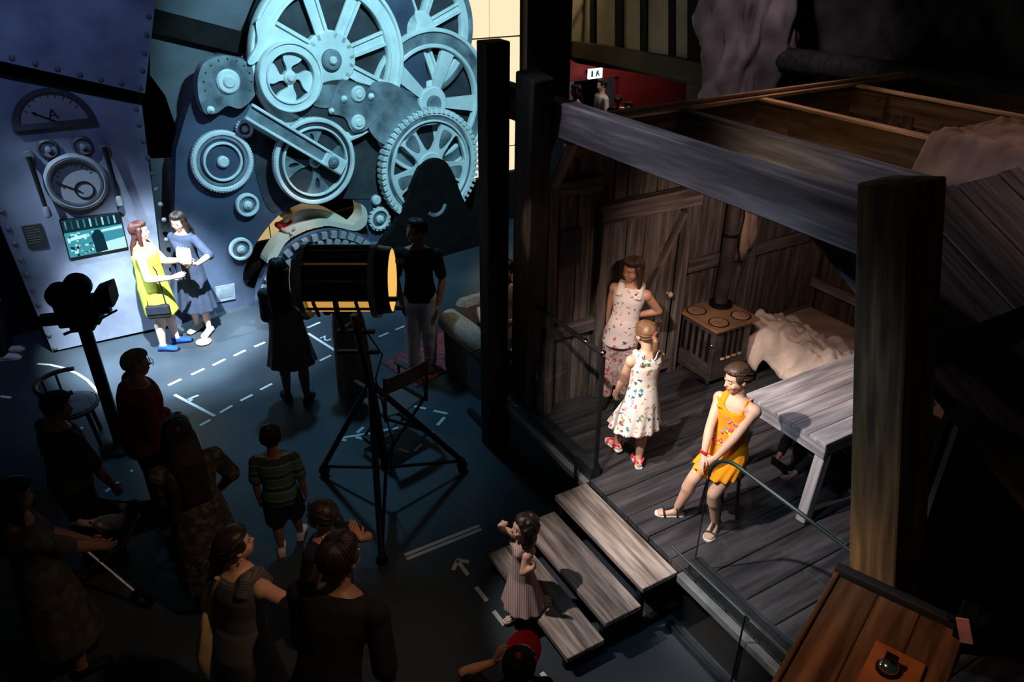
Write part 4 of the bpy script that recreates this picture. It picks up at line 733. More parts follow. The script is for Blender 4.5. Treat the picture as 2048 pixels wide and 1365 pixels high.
class Fig:
    def __init__(s, loc, face, h, label, hr=.133, wide=1.0, lean=(0, 0), pel=None, head=(0, 0, 0), lh=None, rh=None, lf=None, rf=None, lp=None, rp=None, fa=(8, -8), vox=.011,
                 twist=0, sex='m', handd=(None, None), palm=(None, None), curl=(.45, .45), group=None, kp=(None, None), cat='person'):
        s.h = h; s.hr = hr; s.vox = vox; s.loc = V(loc); s.wide = wide; f = R(face); s.F = V((math.cos(f), math.sin(f), 0)); s.Rt = V((math.sin(f), -math.cos(f), 0))
        s.root = thing('person', s.loc, label, cat, group); k = hr - .133; s.k = k
        hip = (.515 - k * 1.1) * h; s.leg = hip - .045 * h; T = (1 - hr - .03) * h - hip; s.T = T
        s.P = s.W(*(pel or (0, 0, hip / h))); lr, lf_ = R(lean[0]), R(lean[1])      # lean: (right, forward) degrees
        s.U = (UP * math.cos(lr) * math.cos(lf_) + s.Rt * math.sin(lr) + s.F * math.sin(lf_)).normalized()
        tw = R(twist); rt = s.Rt * math.cos(tw) + s.F * math.sin(tw); s.SR = (rt - s.U * rt.dot(s.U)).normalized(); s.SF = s.U.cross(s.SR)
        s.N = s.P + s.U * T; sw = (.098 if sex == 'f' else .112) * wide - k * .05; s.sw = sw
        s.sh = [s.N - s.U * .045 * h + s.SR * (sg * sw * h) for sg in (-1, 1)]        # left, right
        L1, L2 = (.172 - k * .45) * h, (.152 - k * .4) * h; s.el = []; s.wr = []
        for i, (t, po) in enumerate(((lh, lp), (rh, rp))):
            sg = -1 if i == 0 else 1
            t = s.W(*t) if t is not None and not isinstance(t, V) else (t or s.sh[i] + s.Rt * (sg * .03 * h) - UP * (L1 + L2) * .985 + s.F * .02 * h)
            e, w_ = ik(s.sh[i], t, L1, L2, (s.dirv(po) if po else (-s.F * .8 - UP * .4 + s.Rt * sg * .5))); s.el.append(e); s.wr.append(w_)
        s.hp = [s.P + s.Rt * (sg * .052 * h * wide) for sg in (-1, 1)]; s.kn = []; s.an = []; s.fd = []; H1 = s.leg * .505; H2 = s.leg * .495
        for i, t in enumerate((lf, rf)):
            sg = -1 if i == 0 else 1
            t = t + UP * .045 * h if isinstance(t, V) else s.W(*(t or (sg * .055, 0, 0))) + UP * .045 * h
            e, a_ = ik(s.hp[i], t, H1, H2, s.dirv(kp[i]) if kp[i] else s.F + UP * .05); s.kn.append(e); s.an.append(a_); q = R(face + fa[i]); s.fd.append(V((math.cos(q), math.sin(q), 0)))
        y, p_, r_ = (R(x) for x in head); hf = s.F * math.cos(y) - s.Rt * math.sin(y); hf = (hf * math.cos(p_) + UP * math.sin(p_)).normalized()   # yaw: + to own left
        hrg = hf.cross(UP).normalized(); hrg = (hrg * math.cos(r_) + hrg.cross(hf) * math.sin(r_)).normalized(); s.hf = hf; s.hrt = hrg; s.hu = hrg.cross(hf); s.Hh = hr * h
        s.Hc = s.N + s.U * (.03 * h) + s.hu * (.5 * s.Hh) + hf * (.06 * s.Hh); s.curl = curl; s.handd = handd; s.palm = palm; s.extra = MB(); s.body_o = None
    def W(s, r, f, u): return s.loc + (s.Rt * r + s.F * f + UP * u) * s.h
    def dirv(s, t): return s.Rt * t[0] + s.F * t[1] + UP * t[2]
    def hd(s, x, y, z): return s.Hc + (s.hrt * x + s.hf * y + s.hu * z) * s.Hh
    def hx(s): return (s.hrt, s.hf, s.hu)
    def ringat(s, t, w_, d, ext=0): 
        c = s.P + s.U * (s.T * t); m = max(0, min(1, t)); x = s.Rt.lerp(s.SR, m).normalized(); y = s.F.lerp(s.SF, m).normalized()
        return (c, x, y, w_ * s.h * s.wide + ext, d * s.h * s.wide + ext)
    PROF = [(-.22, .050, .045), (-.10, .086, .062), (.05, .092, .066), (.3, .076, .056), (.5, .074, .056), (.72, .088, .064), (.88, .092, .056), (.97, .062, .042), (1.02, .034, .034)]
    def torso(s, mb, t0=-.22, t1=1.02, ext=0, girth=0):
        pr = [p for p in s.PROF if t0 <= p[0] <= t1]
        def at(t):
            for (a, w0, d0), (b, w1, d1) in zip(s.PROF, s.PROF[1:]):
                if a <= t <= b: q = (t - a) / (b - a); return (t, w0 + (w1 - w0) * q, d0 + (d1 - d0) * q)
        if t0 > s.PROF[0][0] and pr[0][0] - t0 > .001: pr = [at(t0)] + pr
        if t1 < s.PROF[-1][0] and t1 - pr[-1][0] > .001: pr = pr + [at(t1)]
        mb.loft([s.ringat(t, w_ + girth * math.exp(-((t - .3) / .3) ** 2), d + girth * math.exp(-((t - .3) / .3) ** 2), ext) for t, w_, d in pr]); return mb
    def rad(s): return s.h * (1 + s.k * 2.2) * (.55 + .45 * s.wide)
    def hand(s, mb, i):
        sg = -1 if i == 0 else 1; L = .106 * s.h * (1 - s.k * .8); w_ = s.wr[i]; fd = (w_ - s.el[i]).normalized()
        d = s.dirv(s.handd[i]).normalized() if s.handd[i] else fd; n = s.dirv(s.palm[i]) if s.palm[i] else s.Rt * -sg
        n = (n - d * n.dot(d)).normalized(); x = d.cross(n) * sg     # x points to the thumb side
        if x.dot(s.F) < 0 and not s.palm[i]: x = -x
        mb.ell(w_ + d * L * .27, (L * .21, L * .09, L * .30), (x, n, d), 14, 8); mb.cone(w_, w_ + d * L * .2, L * .15, L * .14); c = s.curl[i]; E = s.extra
        for k in range(4):
            o = w_ + d * L * (.50 - .03 * abs(k - 1)) + x * L * (.15 - .10 * k); ln = L * (.44, .50, .46, .36)[k]; pts = [o - d * L * .08]; dd = d; p = o
            for q, fr in enumerate((.42, .33, .25)):
                an = c * (.5 + .5 * q) ; dd = (dd * math.cos(an) + n * math.sin(an)).normalized(); pts.append(p); p = p + dd * ln * fr
            pts.append(p); pts.append(p + dd * L * .03); E.tube(pts, [L * .05, L * .05, L * .048, L * .044, L * .036, L * .012], 7)
        td = (d * .75 + x * .75 + n * .25).normalized(); o = w_ + d * L * .16 + x * L * .13; t2 = (d * .95 + x * .3 + n * .35).normalized()
        E.tube([o, o + td * L * .17, o + td * L * .17 + t2 * L * .16, o + td * L * .17 + t2 * L * .19], [L * .07, L * .058, L * .048, L * .015], 7)
    def foot(s, mb, i, g=0.0, toe=0.0):
        L = .150 * s.h; a = s.an[i]; d = s.fd[i]; x = d.cross(UP); b = V((a.x, a.y, a.z - .045 * s.h)); r = s.rad()
        mb.loft([(b - d * L * .28 + UP * .018 * s.h, x, UP, .012 * s.h + g, .012 * s.h + g), (b - d * L * .22 + UP * .022 * s.h, x, UP, .021 * s.h + g, .022 * s.h + g), (b + UP * .026 * s.h, x, UP, .023 * s.h + g, .026 * s.h + g), (b + d * L * .25 + UP * .018 * s.h, x, UP, .026 * s.h + g, .018 * s.h + g),
                 (b + d * L * .55 + UP * .012 * s.h, x, UP, .029 * s.h + g, .012 * s.h + g), (b + d * L * (.68 + toe) + UP * .010 * s.h, x, UP, .020 * s.h + g, .009 * s.h + g * .6)], 16)
    def body(s, skin='skin', face=True, girth=0, feet=True, hands=(1, 1), lips='lip'):
        mb = MB(); h = s.h; r = s.rad(); s.torso(mb, girth=girth); Hh = s.Hh; X = s.hx()
        for i in (0, 1):
            mb.cone(s.sh[i], s.el[i], .029 * r, .0235 * r); m = s.el[i].lerp(s.wr[i], .35); mb.cone(s.el[i], m, .0235 * r, .0235 * r); mb.cone(m, s.wr[i], .0235 * r, .0155 * r)
            mb.ell(s.sh[i] - s.U * .005 * h, (.034 * r, .034 * r, .036 * r)); mb.cone(s.N - s.U * .02 * h, s.sh[i], .030 * r, .027 * r)
            m = s.hp[i].lerp(s.kn[i], .35); mb.cone(s.hp[i], m, .052 * r, .047 * r); mb.cone(m, s.kn[i], .047 * r, .034 * r)
            m = s.kn[i].lerp(s.an[i], .3); bk = (s.kn[i] + s.an[i]) / 2; mb.cone(s.kn[i], m, .033 * r, .035 * r); mb.cone(m - s.fd[i] * .006 * h, s.an[i], .035 * r, .020 * r)
            if feet: s.foot(mb, i)
            if hands[i]: s.hand(mb, i)
            else: mb.ell(s.wr[i], (.018 * r,) * 3)
        mb.cone(s.N - s.U * .03 * h, s.hd(0, -.10, -.22), .034 * r, .031 * r)
        mb.ell(s.hd(0, -.05, .13), (.365 * Hh, .43 * Hh, .37 * Hh), X).ell(s.hd(0, .10, -.13), (.295 * Hh, .29 * Hh, .345 * Hh), X).ell(s.hd(0, .21, -.38), (.17 * Hh, .15 * Hh, .12 * Hh), X)
        mb.ell(s.hd(0, .315, .08), (.22 * Hh, .09 * Hh, .07 * Hh), X, 12, 6)
        for sg in (-1, 1): mb.ell(s.hd(.365 * sg, -.03, -.05), (.045 * Hh, .085 * Hh, .125 * Hh), X, 10, 6); mb.ell(s.hd(.17 * sg, .26, -.16), (.11 * Hh, .11 * Hh, .12 * Hh), X, 10, 6)
        mb.cone(s.hd(0, .36, .03), s.hd(0, .45, -.15), .035 * Hh, .055 * Hh, 8); mb.ell(s.hd(0, .36, -.29), (.12 * Hh, .05 * Hh, .05 * Hh), X, 10, 6)
        out = remesh(mb, s.vox); out.add(s.extra.v, s.extra.f); b = out.build('body', skin, s.root, 1); s.body_o = b
        if face:
            for sg in (-1, 1):
                e = MB(); e.ell(s.hd(.15 * sg, .352, .0), (.056 * Hh, .040 * Hh, .021 * Hh), X, 12, 8); e.mi = 1; e.ell(s.hd(.15 * sg, .386, .0), (.024 * Hh, .010 * Hh, .023 * Hh), X, 10, 6)
                e.build('eye', ['eye_white', 'iris'], b, 1); MB().tube([s.hd(.05 * sg, .41, .085), s.hd(.15 * sg, .40, .115), s.hd(.25 * sg, .33, .09)], [.007 * Hh, .011 * Hh, .005 * Hh], 6).build('eyebrow', 'hair_light', b, 1)
            MB().tube([s.hd(-.11, .35, -.278), s.hd(-.045, .398, -.272), s.hd(0, .40, -.278), s.hd(.045, .398, -.272), s.hd(.11, .35, -.278)], [.006 * Hh, .022 * Hh, .021 * Hh, .022 * Hh, .006 * Hh], 8).build('lips', lips, b, 1)
        return s
    def hair(s, m, style='short', length=1.2, vox=None, vol=1.0):
        Hh = s.Hh; X = s.hx(); mb = MB(); vox = vox or max(.008, s.vox * .85)
        mb.ell(s.hd(0, -.13, .12), (.405 * Hh, .385 * Hh, .42 * Hh), X).ell(s.hd(0, .02, .34), (.36 * Hh, .385 * Hh, .215 * Hh), X)
        for sg in (-1, 1): mb.ell(s.hd(.315 * sg, .02, .13), (.085 * Hh, .23 * Hh, .22 * Hh), X)
        nk = s.N + UP * .0; back = -s.F
        if style == 'long':
            L = length * Hh; e = s.hd(0, -.30, -.1); q = [(s.hd(0, -.2, .05), .36, .24), (s.hd(0, -.24, -.25), .40, .22)]
            base = s.N - s.SF * (.052 * s.h) + UP * .01 * s.h
            for t in (.35, .6, .85, 1.0): q.append((base - s.U * (L * (t - .3)) - s.SF * (.03 * s.h * min(1, t)), .43 - .10 * t, .15 - .06 * t))
            mb.loft([(c, s.hrt, s.hf, w_ * Hh * vol, d * Hh * vol) for c, w_, d in q], 24, 2.2, .06, 11)
            for sg in (-1, 1): mb.tube([s.hd(.33 * sg, .08, .2), s.hd(.40 * sg, .03, -.15), s.hd(.42 * sg, .0, -.55), s.hd(.40 * sg, .02, -.55) - UP * L * .35], [.10 * Hh, .12 * Hh, .12 * Hh, .05 * Hh], 10)
        elif style == 'ponytail':
            a = s.hd(0, -.50, .08); mb.tube([a + s.hf * .1 * Hh, a, a - s.hf * .14 * Hh - UP * .15 * Hh, a - s.hf * .16 * Hh - UP * .5 * Hh, a - s.hf * .1 * Hh - UP * length * Hh], [.10 * Hh, .075 * Hh, .13 * Hh, .12 * Hh, .03 * Hh], 12)
        elif style == 'bun': mb.ell(s.hd(0, -.52, -.05), (.2 * Hh, .17 * Hh, .2 * Hh), X)
        elif style == 'curly':
            random.seed(int(s.h * 1000))
            for k in range(60):
                t, p = random.uniform(0, 6.28), random.uniform(-.6, 1.35); y = math.sin(t) * .42 * math.cos(p * .9) - .08; z = .12 + .40 * math.sin(p)
                if y > .16 and z < .28: continue
                mb.ell(s.hd(math.cos(t) * .42 * math.cos(p * .9), y, z), (.11 * Hh, .11 * Hh, .12 * Hh), X, 8, 6)
            if length > 0:
                for k in range(16): t = R(170 + k * 13); mb.tube([s.hd(.36 * math.cos(t), .38 * math.sin(t), -.05), s.hd(.46 * math.cos(t), .46 * math.sin(t) - .03, -.35), s.hd(.40 * math.cos(t + .2), .42 * math.sin(t + .2) - .05, -.35 - .35 * length)], [.1 * Hh, .1 * Hh, .05 * Hh], 8)
        o_ = remesh(mb, vox, 2)
        def surf(dv):
            dv = dv.normalized(); best = 0; c0 = V((0, -.08, .18))
            for c, r in ((V((0, -.13, .12)), (.405, .385, .42)), (V((0, .02, .34)), (.36, .385, .215))):
                p0 = c0 - c; A = sum((dv[i] / r[i]) ** 2 for i in range(3)); B = sum(p0[i] * dv[i] / r[i] ** 2 for i in range(3)); C = sum((p0[i] / r[i]) ** 2 for i in range(3)) - 1; D = B * B - A * C
                if D > 0: best = max(best, (-B + math.sqrt(D)) / A)
            return s.hd(*(c0 + dv * (best + .012)))
        random.seed(int(s.h * 997)); tie = style in ('bun', 'ponytail')
        if style != 'curly':
            for k in range(54):
                t = 2 * math.pi * (k + random.uniform(-.3, .3)) / 54; fr = math.sin(t); el = .30 if fr > .45 else (-.12 if fr > -.2 else -.55)
                end = V((math.cos(t) * math.cos(el), math.sin(t) * math.cos(el), math.sin(el)))
                if tie: A_, B_ = end, V((0, -1, -.15))
                else: A_, B_ = V((.10 * (1 if math.cos(t) > 0 else -1), .45 * max(fr, -.3), 1)).normalized(), end
                pts = [surf(A_.normalized().lerp(B_.normalized(), q / 6)) for q in range(7)]
                o_.tube(pts, [.007 * Hh, .016 * Hh, .019 * Hh, .019 * Hh, .018 * Hh, .014 * Hh, .006 * Hh], 6)
        o = o_.build('hair', m, s.root, 1)
        if style == 'ponytail': MB().lathe([(.085 * Hh, -.03 * Hh), (.11 * Hh, 0), (.085 * Hh, .03 * Hh)], s.hd(0, -.52, .07), (s.hrt, s.hu, s.hf), 14).build('hair_tie', 'shoe_pink', o)
        return o
    def wear(s, name, m, parts, vox=None, it=3, rip=0):
        mb = MB(); h = s.h; r = s.rad()
        for p in parts:
            if p[0] == 'torso': s.torso(mb, p[1], p[2], p[3], p[4] if len(p) > 4 else 0)
            elif p[0] == 'sleeve':
                for i in (0, 1):
                    f = p[1] if not isinstance(p[1], tuple) else p[1][i]
                    if f <= 0: continue
                    mb.ell(s.sh[i] - s.U * .004 * h, (.033 * r + p[2] * .45,) * 3); mb.cone(s.N - s.U * .03 * h, s.sh[i], .026 * r + p[2] * .6, .026 * r + p[2] * .5)
                    e = s.sh[i].lerp(s.el[i], min(1, f)); mb.cone(s.sh[i], e, .029 * r + p[2] * .45, .0265 * r + p[2] * .8)
                    if f > 1: mb.cone(s.el[i], s.el[i].lerp(s.wr[i], f - 1), .0255 * r + p[2] * .6, .019 * r + p[2] * .8)
            elif p[0] == 'strap':
                for i in (0, 1):
                    if p[1][i]: q = s.sh[i].lerp(s.N, .42); mb.tube([q - s.SF * .05 * h - s.U * .12 * s.T, q - s.SF * .035 * h + s.U * .018 * h, q + s.SF * .02 * h + s.U * .016 * h, q + s.SF * .058 * h - s.U * .14 * s.T], p[2] * h, 8)
            elif p[0] == 'legs':
                for i in (0, 1):
                    mb.cone(s.hp[i], s.hp[i].lerp(s.kn[i], min(1, p[1])), .054 * r + p[2], .040 * r + p[2] * 1.3 if p[1] >= 1 else .050 * r + p[2] * 1.3)
                    if p[1] > 1: mb.cone(s.kn[i], s.kn[i].lerp(s.an[i], p[1] - 1), .040 * r + p[2] * 1.2, .028 * r + p[2] * p[3])
                mb.loft([s.ringat(-.18, .07, .06, p[2]), s.ringat(-.08, .088, .066, p[2]), s.ringat(.05, .09, .067, p[2]), s.ringat(.16, .084, .062, p[2])])
            elif p[0] == 'skirt':      # ('skirt', top t, hem height, waist ext, hem width, hem depth, ripple, folds)
                _, t, hem, ext, hw, hd_, rp, nf = p[:8]; wt = p[8] if len(p) > 8 else .75; top = s.ringat(t, .08, .06, ext); mid = s.ringat(0, .094, .070, ext + .006)
                fc = (s.an[0] + s.an[1]) / 2; kc = (s.kn[0] + s.kn[1]) / 2; bc = kc.lerp(fc, .3); bc = V((bc.x, bc.y, 0)) * wt + V((s.P.x, s.P.y, 0)) * (1 - wt); b = V((bc.x, bc.y, s.loc.z + hem * h))
                rg = [top, mid]
                for q in (.3, .6, .85, 1.0): rg.append((mid[0].lerp(b, q), s.Rt, s.F, mid[3] + (hw * h - mid[3]) * q, mid[4] + (hd_ * h - mid[4]) * q))
                mb.loft(rg, 72, 2.1, rp, nf)
        o = remesh(mb, vox or s.vox, it).build(name, m, s.root, 1); return o
    def shoes(s, kind, m, sole='shoe_white'):
        h = s.h; L = .150 * h
        for i in (0, 1):
            a = s.an[i]; d = s.fd[i]; x = d.cross(UP); b = V((a.x, a.y, a.z - .045 * h)); ax = (d, x, UP)
            ol = smoothpoly([(-.30 * L, 0), (-.24 * L, .022 * h), (.1 * L, .024 * h), (.5 * L, .032 * h), (.74 * L, .018 * h), (.77 * L, 0), (.72 * L, -.02 * h), (.5 * L, -.031 * h), (.1 * L, -.022 * h), (-.24 * L, -.022 * h)], 3)
            if kind == 'sandal':
                so = MB().prism([ol], b, (d, UP.cross(d), UP), -.006, .010).build('sandal', sole, s.root, 0); t = MB()
                for f_, hz, wd in ((.42, .030, .034), (-.02, .062, .028)): t.tube([b + d * L * f_ + x * wd * h + UP * .008 * h, b + d * L * (f_ + .03) + x * wd * .75 * h + UP * hz * .8 * h, b + d * L * (f_ + .03) + UP * hz * h, b + d * L * (f_ + .03) - x * wd * .75 * h + UP * hz * .8 * h, b + d * L * f_ - x * wd * h + UP * .008 * h], .0085 * h, 8, .45)
                t.tube([b - d * L * .26 + x * .01 * h + UP * .045 * h, b - d * L * .05 + x * .03 * h + UP * .05 * h, b + d * L * .05 + x * .024 * h + UP * .06 * h], .006 * h, 6); t.tube([b - d * L * .26 - x * .01 * h + UP * .045 * h, b - d * L * .05 - x * .03 * h + UP * .05 * h, b + d * L * .05 - x * .024 * h + UP * .06 * h], .006 * h, 6)
                t.tube([b + d * L * .42 + UP * .032 * h, b + d * L * .2 + UP * .052 * h, b + d * L * .03 + UP * .064 * h], .007 * h, 8, .5); t.build('strap', m, so, 1)
            else:
                mb = MB(); s.foot(mb, i, .007 if kind == 'shoe' else .004); 
                if kind == 'shoe': mb.cone(a - UP * .012 * h, a + UP * .006 * h, .026 * h, .025 * h)
                so = remesh(mb, s.vox * .8, 1)
                o_ = so.build('shoe', m, s.root, 1); MB().prism([ol], b, (d, UP.cross(d), UP), -.004, .010).build('sole', 'black' if kind == 'flat' else sole, o_, 0)
        return s
def F_(u, v, z=0.0): q = gz(u, v, z); q.z = z; return q

# two women in the cold light by the control panel
p = Fig(F_(337, 694), 12, 1.60, 'woman in a yellow green dress with a black handbag, facing right', wide=1.22, sex='f', head=(0, 4, 0), rh=gz(343, 556, .98), lh=gz(362, 521, 1.12), rp=(.6, -.8, -.6), rf=(.05, -.02, 0), lf=(-.05, .06, 0), handd=((0, 1, .1), (-.3, 1, .15)), curl=(.5, .3), vox=.010).body('skin_pale', girth=.012)
p.wear('dress', 'cloth_yellow', [('torso', .0, .80, .012, .012), ('strap', (1, 1), .016), ('skirt', .3, .30, .020, .125, .115, .015, 8)]); p.hair('hair_red', 'long', 1.5); p.shoes('flat', 'shoe_blue')
w1 = p
bg = thing('handbag', p.W(.10, .03, .36), 'black handbag hanging at the hip of the woman in yellow', 'handbag'); o = p.W(.125, .03, .36)
MB().box(o, (.26, .07, .17), (p.F, p.Rt, UP), .02).build('body', 'cloth_black', bg, 0); MB().box(o + UP * .03 + p.Rt * .037, (.25, .012, .10), (p.F, p.Rt, UP), .004).build('flap', 'cloth_navy', bg, 0)
MB().tube([o + UP * .08 - p.F * .1, p.W(.10, -.02, .60), p.sh[1] + UP * .045 - p.SR * .03, p.W(.085, .07, .66), o + UP * .08 + p.F * .1], .006, 6).build('strap', 'cloth_black', bg)
p = Fig(F_(408, 661), -108, 1.58, 'smiling woman in a grey blue dress holding bananas, by the machine', sex='f', head=(8, -12, 4), lh=gz(395, 528, 1.08), rh=gz(374, 530, 1.06), lf=(-.075, .02, 0), rf=(.05, 0, 0), palm=((.3, 0, 1), (-.3, 0, 1)), handd=((.6, .6, .1), (-.6, .7, .1)), curl=(.35, .35), vox=.010).body('skin_pale')
p.wear('dress', 'cloth_blue', [('torso', -.05, .97, .014), ('sleeve', 1.1, .016), ('skirt', .35, .21, .016, .15, .13, .05, 11)]); p.hair('hair_dark', 'long', .95); p.shoes('flat', 'shoe_white')
o = (p.wr[0] + p.wr[1]) / 2 + p.F * .07 + UP * .05; bn = thing('banana_bunch', o, 'pale bunch of bananas held between the two women', 'bananas')
for k in range(5): t = (k - 2) * .034; MB().tube([o + p.Rt * t * .5 - UP * .05, o + p.Rt * t + p.F * .02, o + p.Rt * t * 1.15 + p.F * .025 + UP * .08, o + p.Rt * t * 1.1 + p.F * .015 + UP * .15, o + p.Rt * t * 1.1 + UP * .175], [.012, .021, .022, .018, .006], 9).build('banana', 'banana', bn, 1)
MB().ell(o - UP * .06, (.03, .025, .03)).build('stalk', 'beam_warm', bn, 1)
# blond child in the slide mouth
c0_ = GP.at(*GP.uv(571, 433, -.22), -.22)
p = Fig(V((c0_.x, c0_.y, c0_.z - .80)) - GP.n * .10, -62, .98, 'blond child in a red shirt leaning out of the slide mouth', hr=.185, head=(18, -28, 0), lean=(0, 22), rh=GP.at(*GP.uv(582, 471, .10), .10), lh=GP.at(*GP.uv(592, 458, .02), .02), vox=.010, curl=(.3, .3)).body('skin')
p.wear('shirt', 'cloth_crimson', [('torso', -.05, .97, .012), ('sleeve', .75, .012)]); p.wear('trousers', 'cloth_navy', [('legs', 1.8, .008, 1.2)]); p.hair('hair_blond', 'curly', 0); p.shoes('shoe', 'cloth_black')
# dark woman seen from behind, striped dress
p = Fig(F_(598, 803), 98, 1.64, 'woman seen from behind in a striped skirt, long dark hair', sex='f', head=(5, -14, 0), lh=(-.04, .14, .60), rh=(.06, .14, .62), lf=(-.07, .03, 0), rf=(.06, -.02, 0), wide=1.05, fa=(25, -10)).body('skin_dark')
p.wear('dress', 'stripe_dress', [('torso', -.05, .95, .014), ('sleeve', .95, .02), ('skirt', .45, .30, .018, .155, .14, .035, 13)]); p.hair('hair_dark', 'long', 1.75, None, 1.32); p.shoes('flat', 'cloth_black')
# figure half hidden behind the film lamp
p = Fig(F_(712, 778), 100, 1.60, 'person in a long pale skirt half hidden behind the film lamp', sex='f', head=(0, -5, 0), lf=(-.05, .0, 0), rf=(.05, -.03, 0), lh=(-.05, .12, .6), rh=(.08, .12, .6)).body('skin_tan')
p.wear('blouse', 'cloth_grey', [('torso', 0, .95, .014), ('sleeve', 1.3, .014)]); p.wear('long_skirt', 'cloth_pale', [('skirt', .3, .03, .016, .125, .115, .04, 9)]); p.hair('hair_brown', 'short'); p.shoes('shoe', 'cloth_brown')
# man in a black polo
p = Fig(F_(850, 735), -93, 1.80, 'man in a black polo and pale trousers, hands in pockets', head=(-48, 6, 0), lh=(-.115, .03, .475), rh=(.115, .03, .475), lp=(-1, -.3, 0), rp=(1, -.3, 0), lf=(-.04, 0, 0), rf=(.065, .03, 0), vox=.011).body('skin_tan')
p.wear('polo', 'cloth_black', [('torso', -.1, .97, .018), ('sleeve', .75, .02)]); p.wear('trousers', 'cloth_khaki', [('legs', 1.97, .012, 1.9)]); MB().loft([p.ringat(.04, .092, .066, .016), p.ringat(.10, .091, .066, .016)]).build('belt', 'black', p.root, 1); p.hair('hair_dark', 'short'); p.shoes('shoe', 'cloth_brown', 'black')
# girls in the cabin
p = Fig(F_(1222, 802, .5), -108, 1.47, 'girl in a white floral top leaning on the cabin door', hr=.145, sex='f', head=(-30, -4, 3), lean=(-6, -5), pel=(-.03, -.03, .50), rh=gz(1208, 668, 1.14), lh=(-.105, -.05, .62), lp=(-1, -.6, -.2), rp=(1, -.2, 0), lf=(-.06, .03, 0), rf=(.03, .02, 0), vox=.009, handd=(None, (.35, .1, -1)), curl=(.4, .15)).body('skin_tan')
p.wear('top', 'floral_top', [('torso', -.06, .96, .014), ('strap', (1, 1), .026), ('skirt', .3, .44, .014, .105, .085, .02, 7)]); p.wear('trousers', 'floral_trousers', [('legs', 1.88, .012, 1.0)]); p.hair('hair_brown', 'long', .95); p.shoes('flat', 'cloth_black')
p = Fig(F_(1270, 928, .5), 112, 1.33, 'girl with a ponytail in a flowered sundress, seen from behind', hr=.152, sex='f', head=(5, -6, 0), lean=(2, 3), lh=(-.10, .14, .47), rh=(.10, .10, .46), rf=(.01, -.02, 0), lf=(-.05, .16, .02), vox=.009, fa=(5, -20)).body('skin')
p.wear('sundress', 'floral_dress', [('torso', -.05, .90, .014), ('strap', (1, 1), .024), ('skirt', .32, .285, .012, .165, .15, .055, 13)]); p.hair('hair_light', 'ponytail', 1.0); p.shoes('sandal', 'shoe_pink')
hip = gz(1457, 905, 1.11); lf_, rf_ = F_(1428, 1058, .5), F_(1352, 1030, .5)
fl = V((hip.x, hip.y, .5)); fang = -143
p = Fig(fl, fang, 1.42, 'girl in an orange dress perched on a stool, looking left', hr=.150, sex='f', head=(-22, -8, -4), lean=(3, -5), pel=(0, 0, .435), twist=8, lf=lf_, rf=rf_, lh=(-.01, .165, .425), rh=(.03, .17, .44), lp=(-1, .2, -.3), rp=(1, .1, -.2), handd=((.5, .6, -.5), (-.3, .6, -.6)), palm=((.5, -.6, -.6), (-.3, -.7, -.4)), vox=.009, fa=(20, -42), curl=(.3, .3)).body('skin')
dress = p.wear('dress', 'cloth_orange', [('torso', -.10, .80, .012), ('strap', (0, 1), .024), ('strap', (1, 0), .009)])
p.wear('ruffled_skirt', 'ruffle', [('skirt', .22, .345, .014, .125, .112, .07, 15, .45)]); p.hair('hair_brown', 'bun'); p.shoes('sandal', 'sandal_navy')
MB().lathe([(.030, -.012), (.036, 0), (.030, .012)], p.wr[1] - (p.wr[1] - p.el[1]).normalized() * .02, (p.Rt, (p.wr[1] - p.el[1]).normalized().cross(p.Rt), (p.wr[1] - p.el[1]).normalized()), 14).build('bracelet', 'cap_red', p.root)
rfm = MB()
for k in range(30):
    t = k / 29; q0 = p.P + p.U * (p.T * (.93 - .36 * t)) + p.SR * (p.h * (.075 - .15 * t)) + p.SF * (p.h * (.062 - .012 * abs(2 * t - 1)) + .014); rfm.ell(q0 + p.SF * .006 * (k % 2), (.010, .006, .022), ((p.SR * .8 - p.U * .2).normalized(), p.SF, (p.U + p.SR * .5).normalized()), 8, 6)
rfm.build('neck_ruffle', 'ruffle', p.root, 1)
prm = MB(); random.seed(21)
for k in range(46):
    t = random.uniform(.08, .70); x = random.gauss(0, .016) + .02 * math.sin(t * 9); r = random.uniform(.008, .019); prm.mi = (0 if t > .5 else 1 if t > .4 else 2 if t > .28 else 3) if random.random() < .6 else random.randrange(4)
    c_ = p.ringat(t, .08, .058, .012); an = random.uniform(0, 3.14); u1 = (p.SR * math.cos(an) + p.U * math.sin(an)); prm.ell(c_[0] + c_[1] * (x * p.h * 1.5) + c_[2] * (c_[4] * 1.0 + .004), (r, .004, r * .6), (u1, p.SF, u1.cross(p.SF)), 7, 4)
mat('print_purple', (.45, .16, .42), .8, .2, 20); mat('print_yellow', (.85, .58, .04), .8, .2, 20); mat('print_teal', (.02, .32, .34), .8, .2, 20); mat('print_pink', (.72, .06, .10), .8, .2, 20)
tag(prm.build('dress_print', ['print_purple', 'print_yellow', 'print_teal', 'print_pink'], p.root, 1), 'coloured print on the dress front', kind='stuff')
girl = p
sl = thing('wooden_stool', V((hip.x, hip.y, .5)), 'dark stool under the girl in orange', 'stool'); hz_ = p.P.z - .13
MB().lathe([(.001, hz_ + .0), (.145, hz_), (.15, hz_ - .012), (.145, hz_ - .035), (.001, hz_ - .04)], V((hip.x, hip.y, 0)), ABX, 24).build('seat', 'chair_wood', sl)
for k in range(4): t = R(45 + 90 * k) + AZ; MB().tube([V((hip.x + .10 * math.cos(t), hip.y + .10 * math.sin(t), hz_ - .03)), V((hip.x + .14 * math.cos(t), hip.y + .14 * math.sin(t), .505))], .014, 8).build('leg', 'chair_wood', sl)
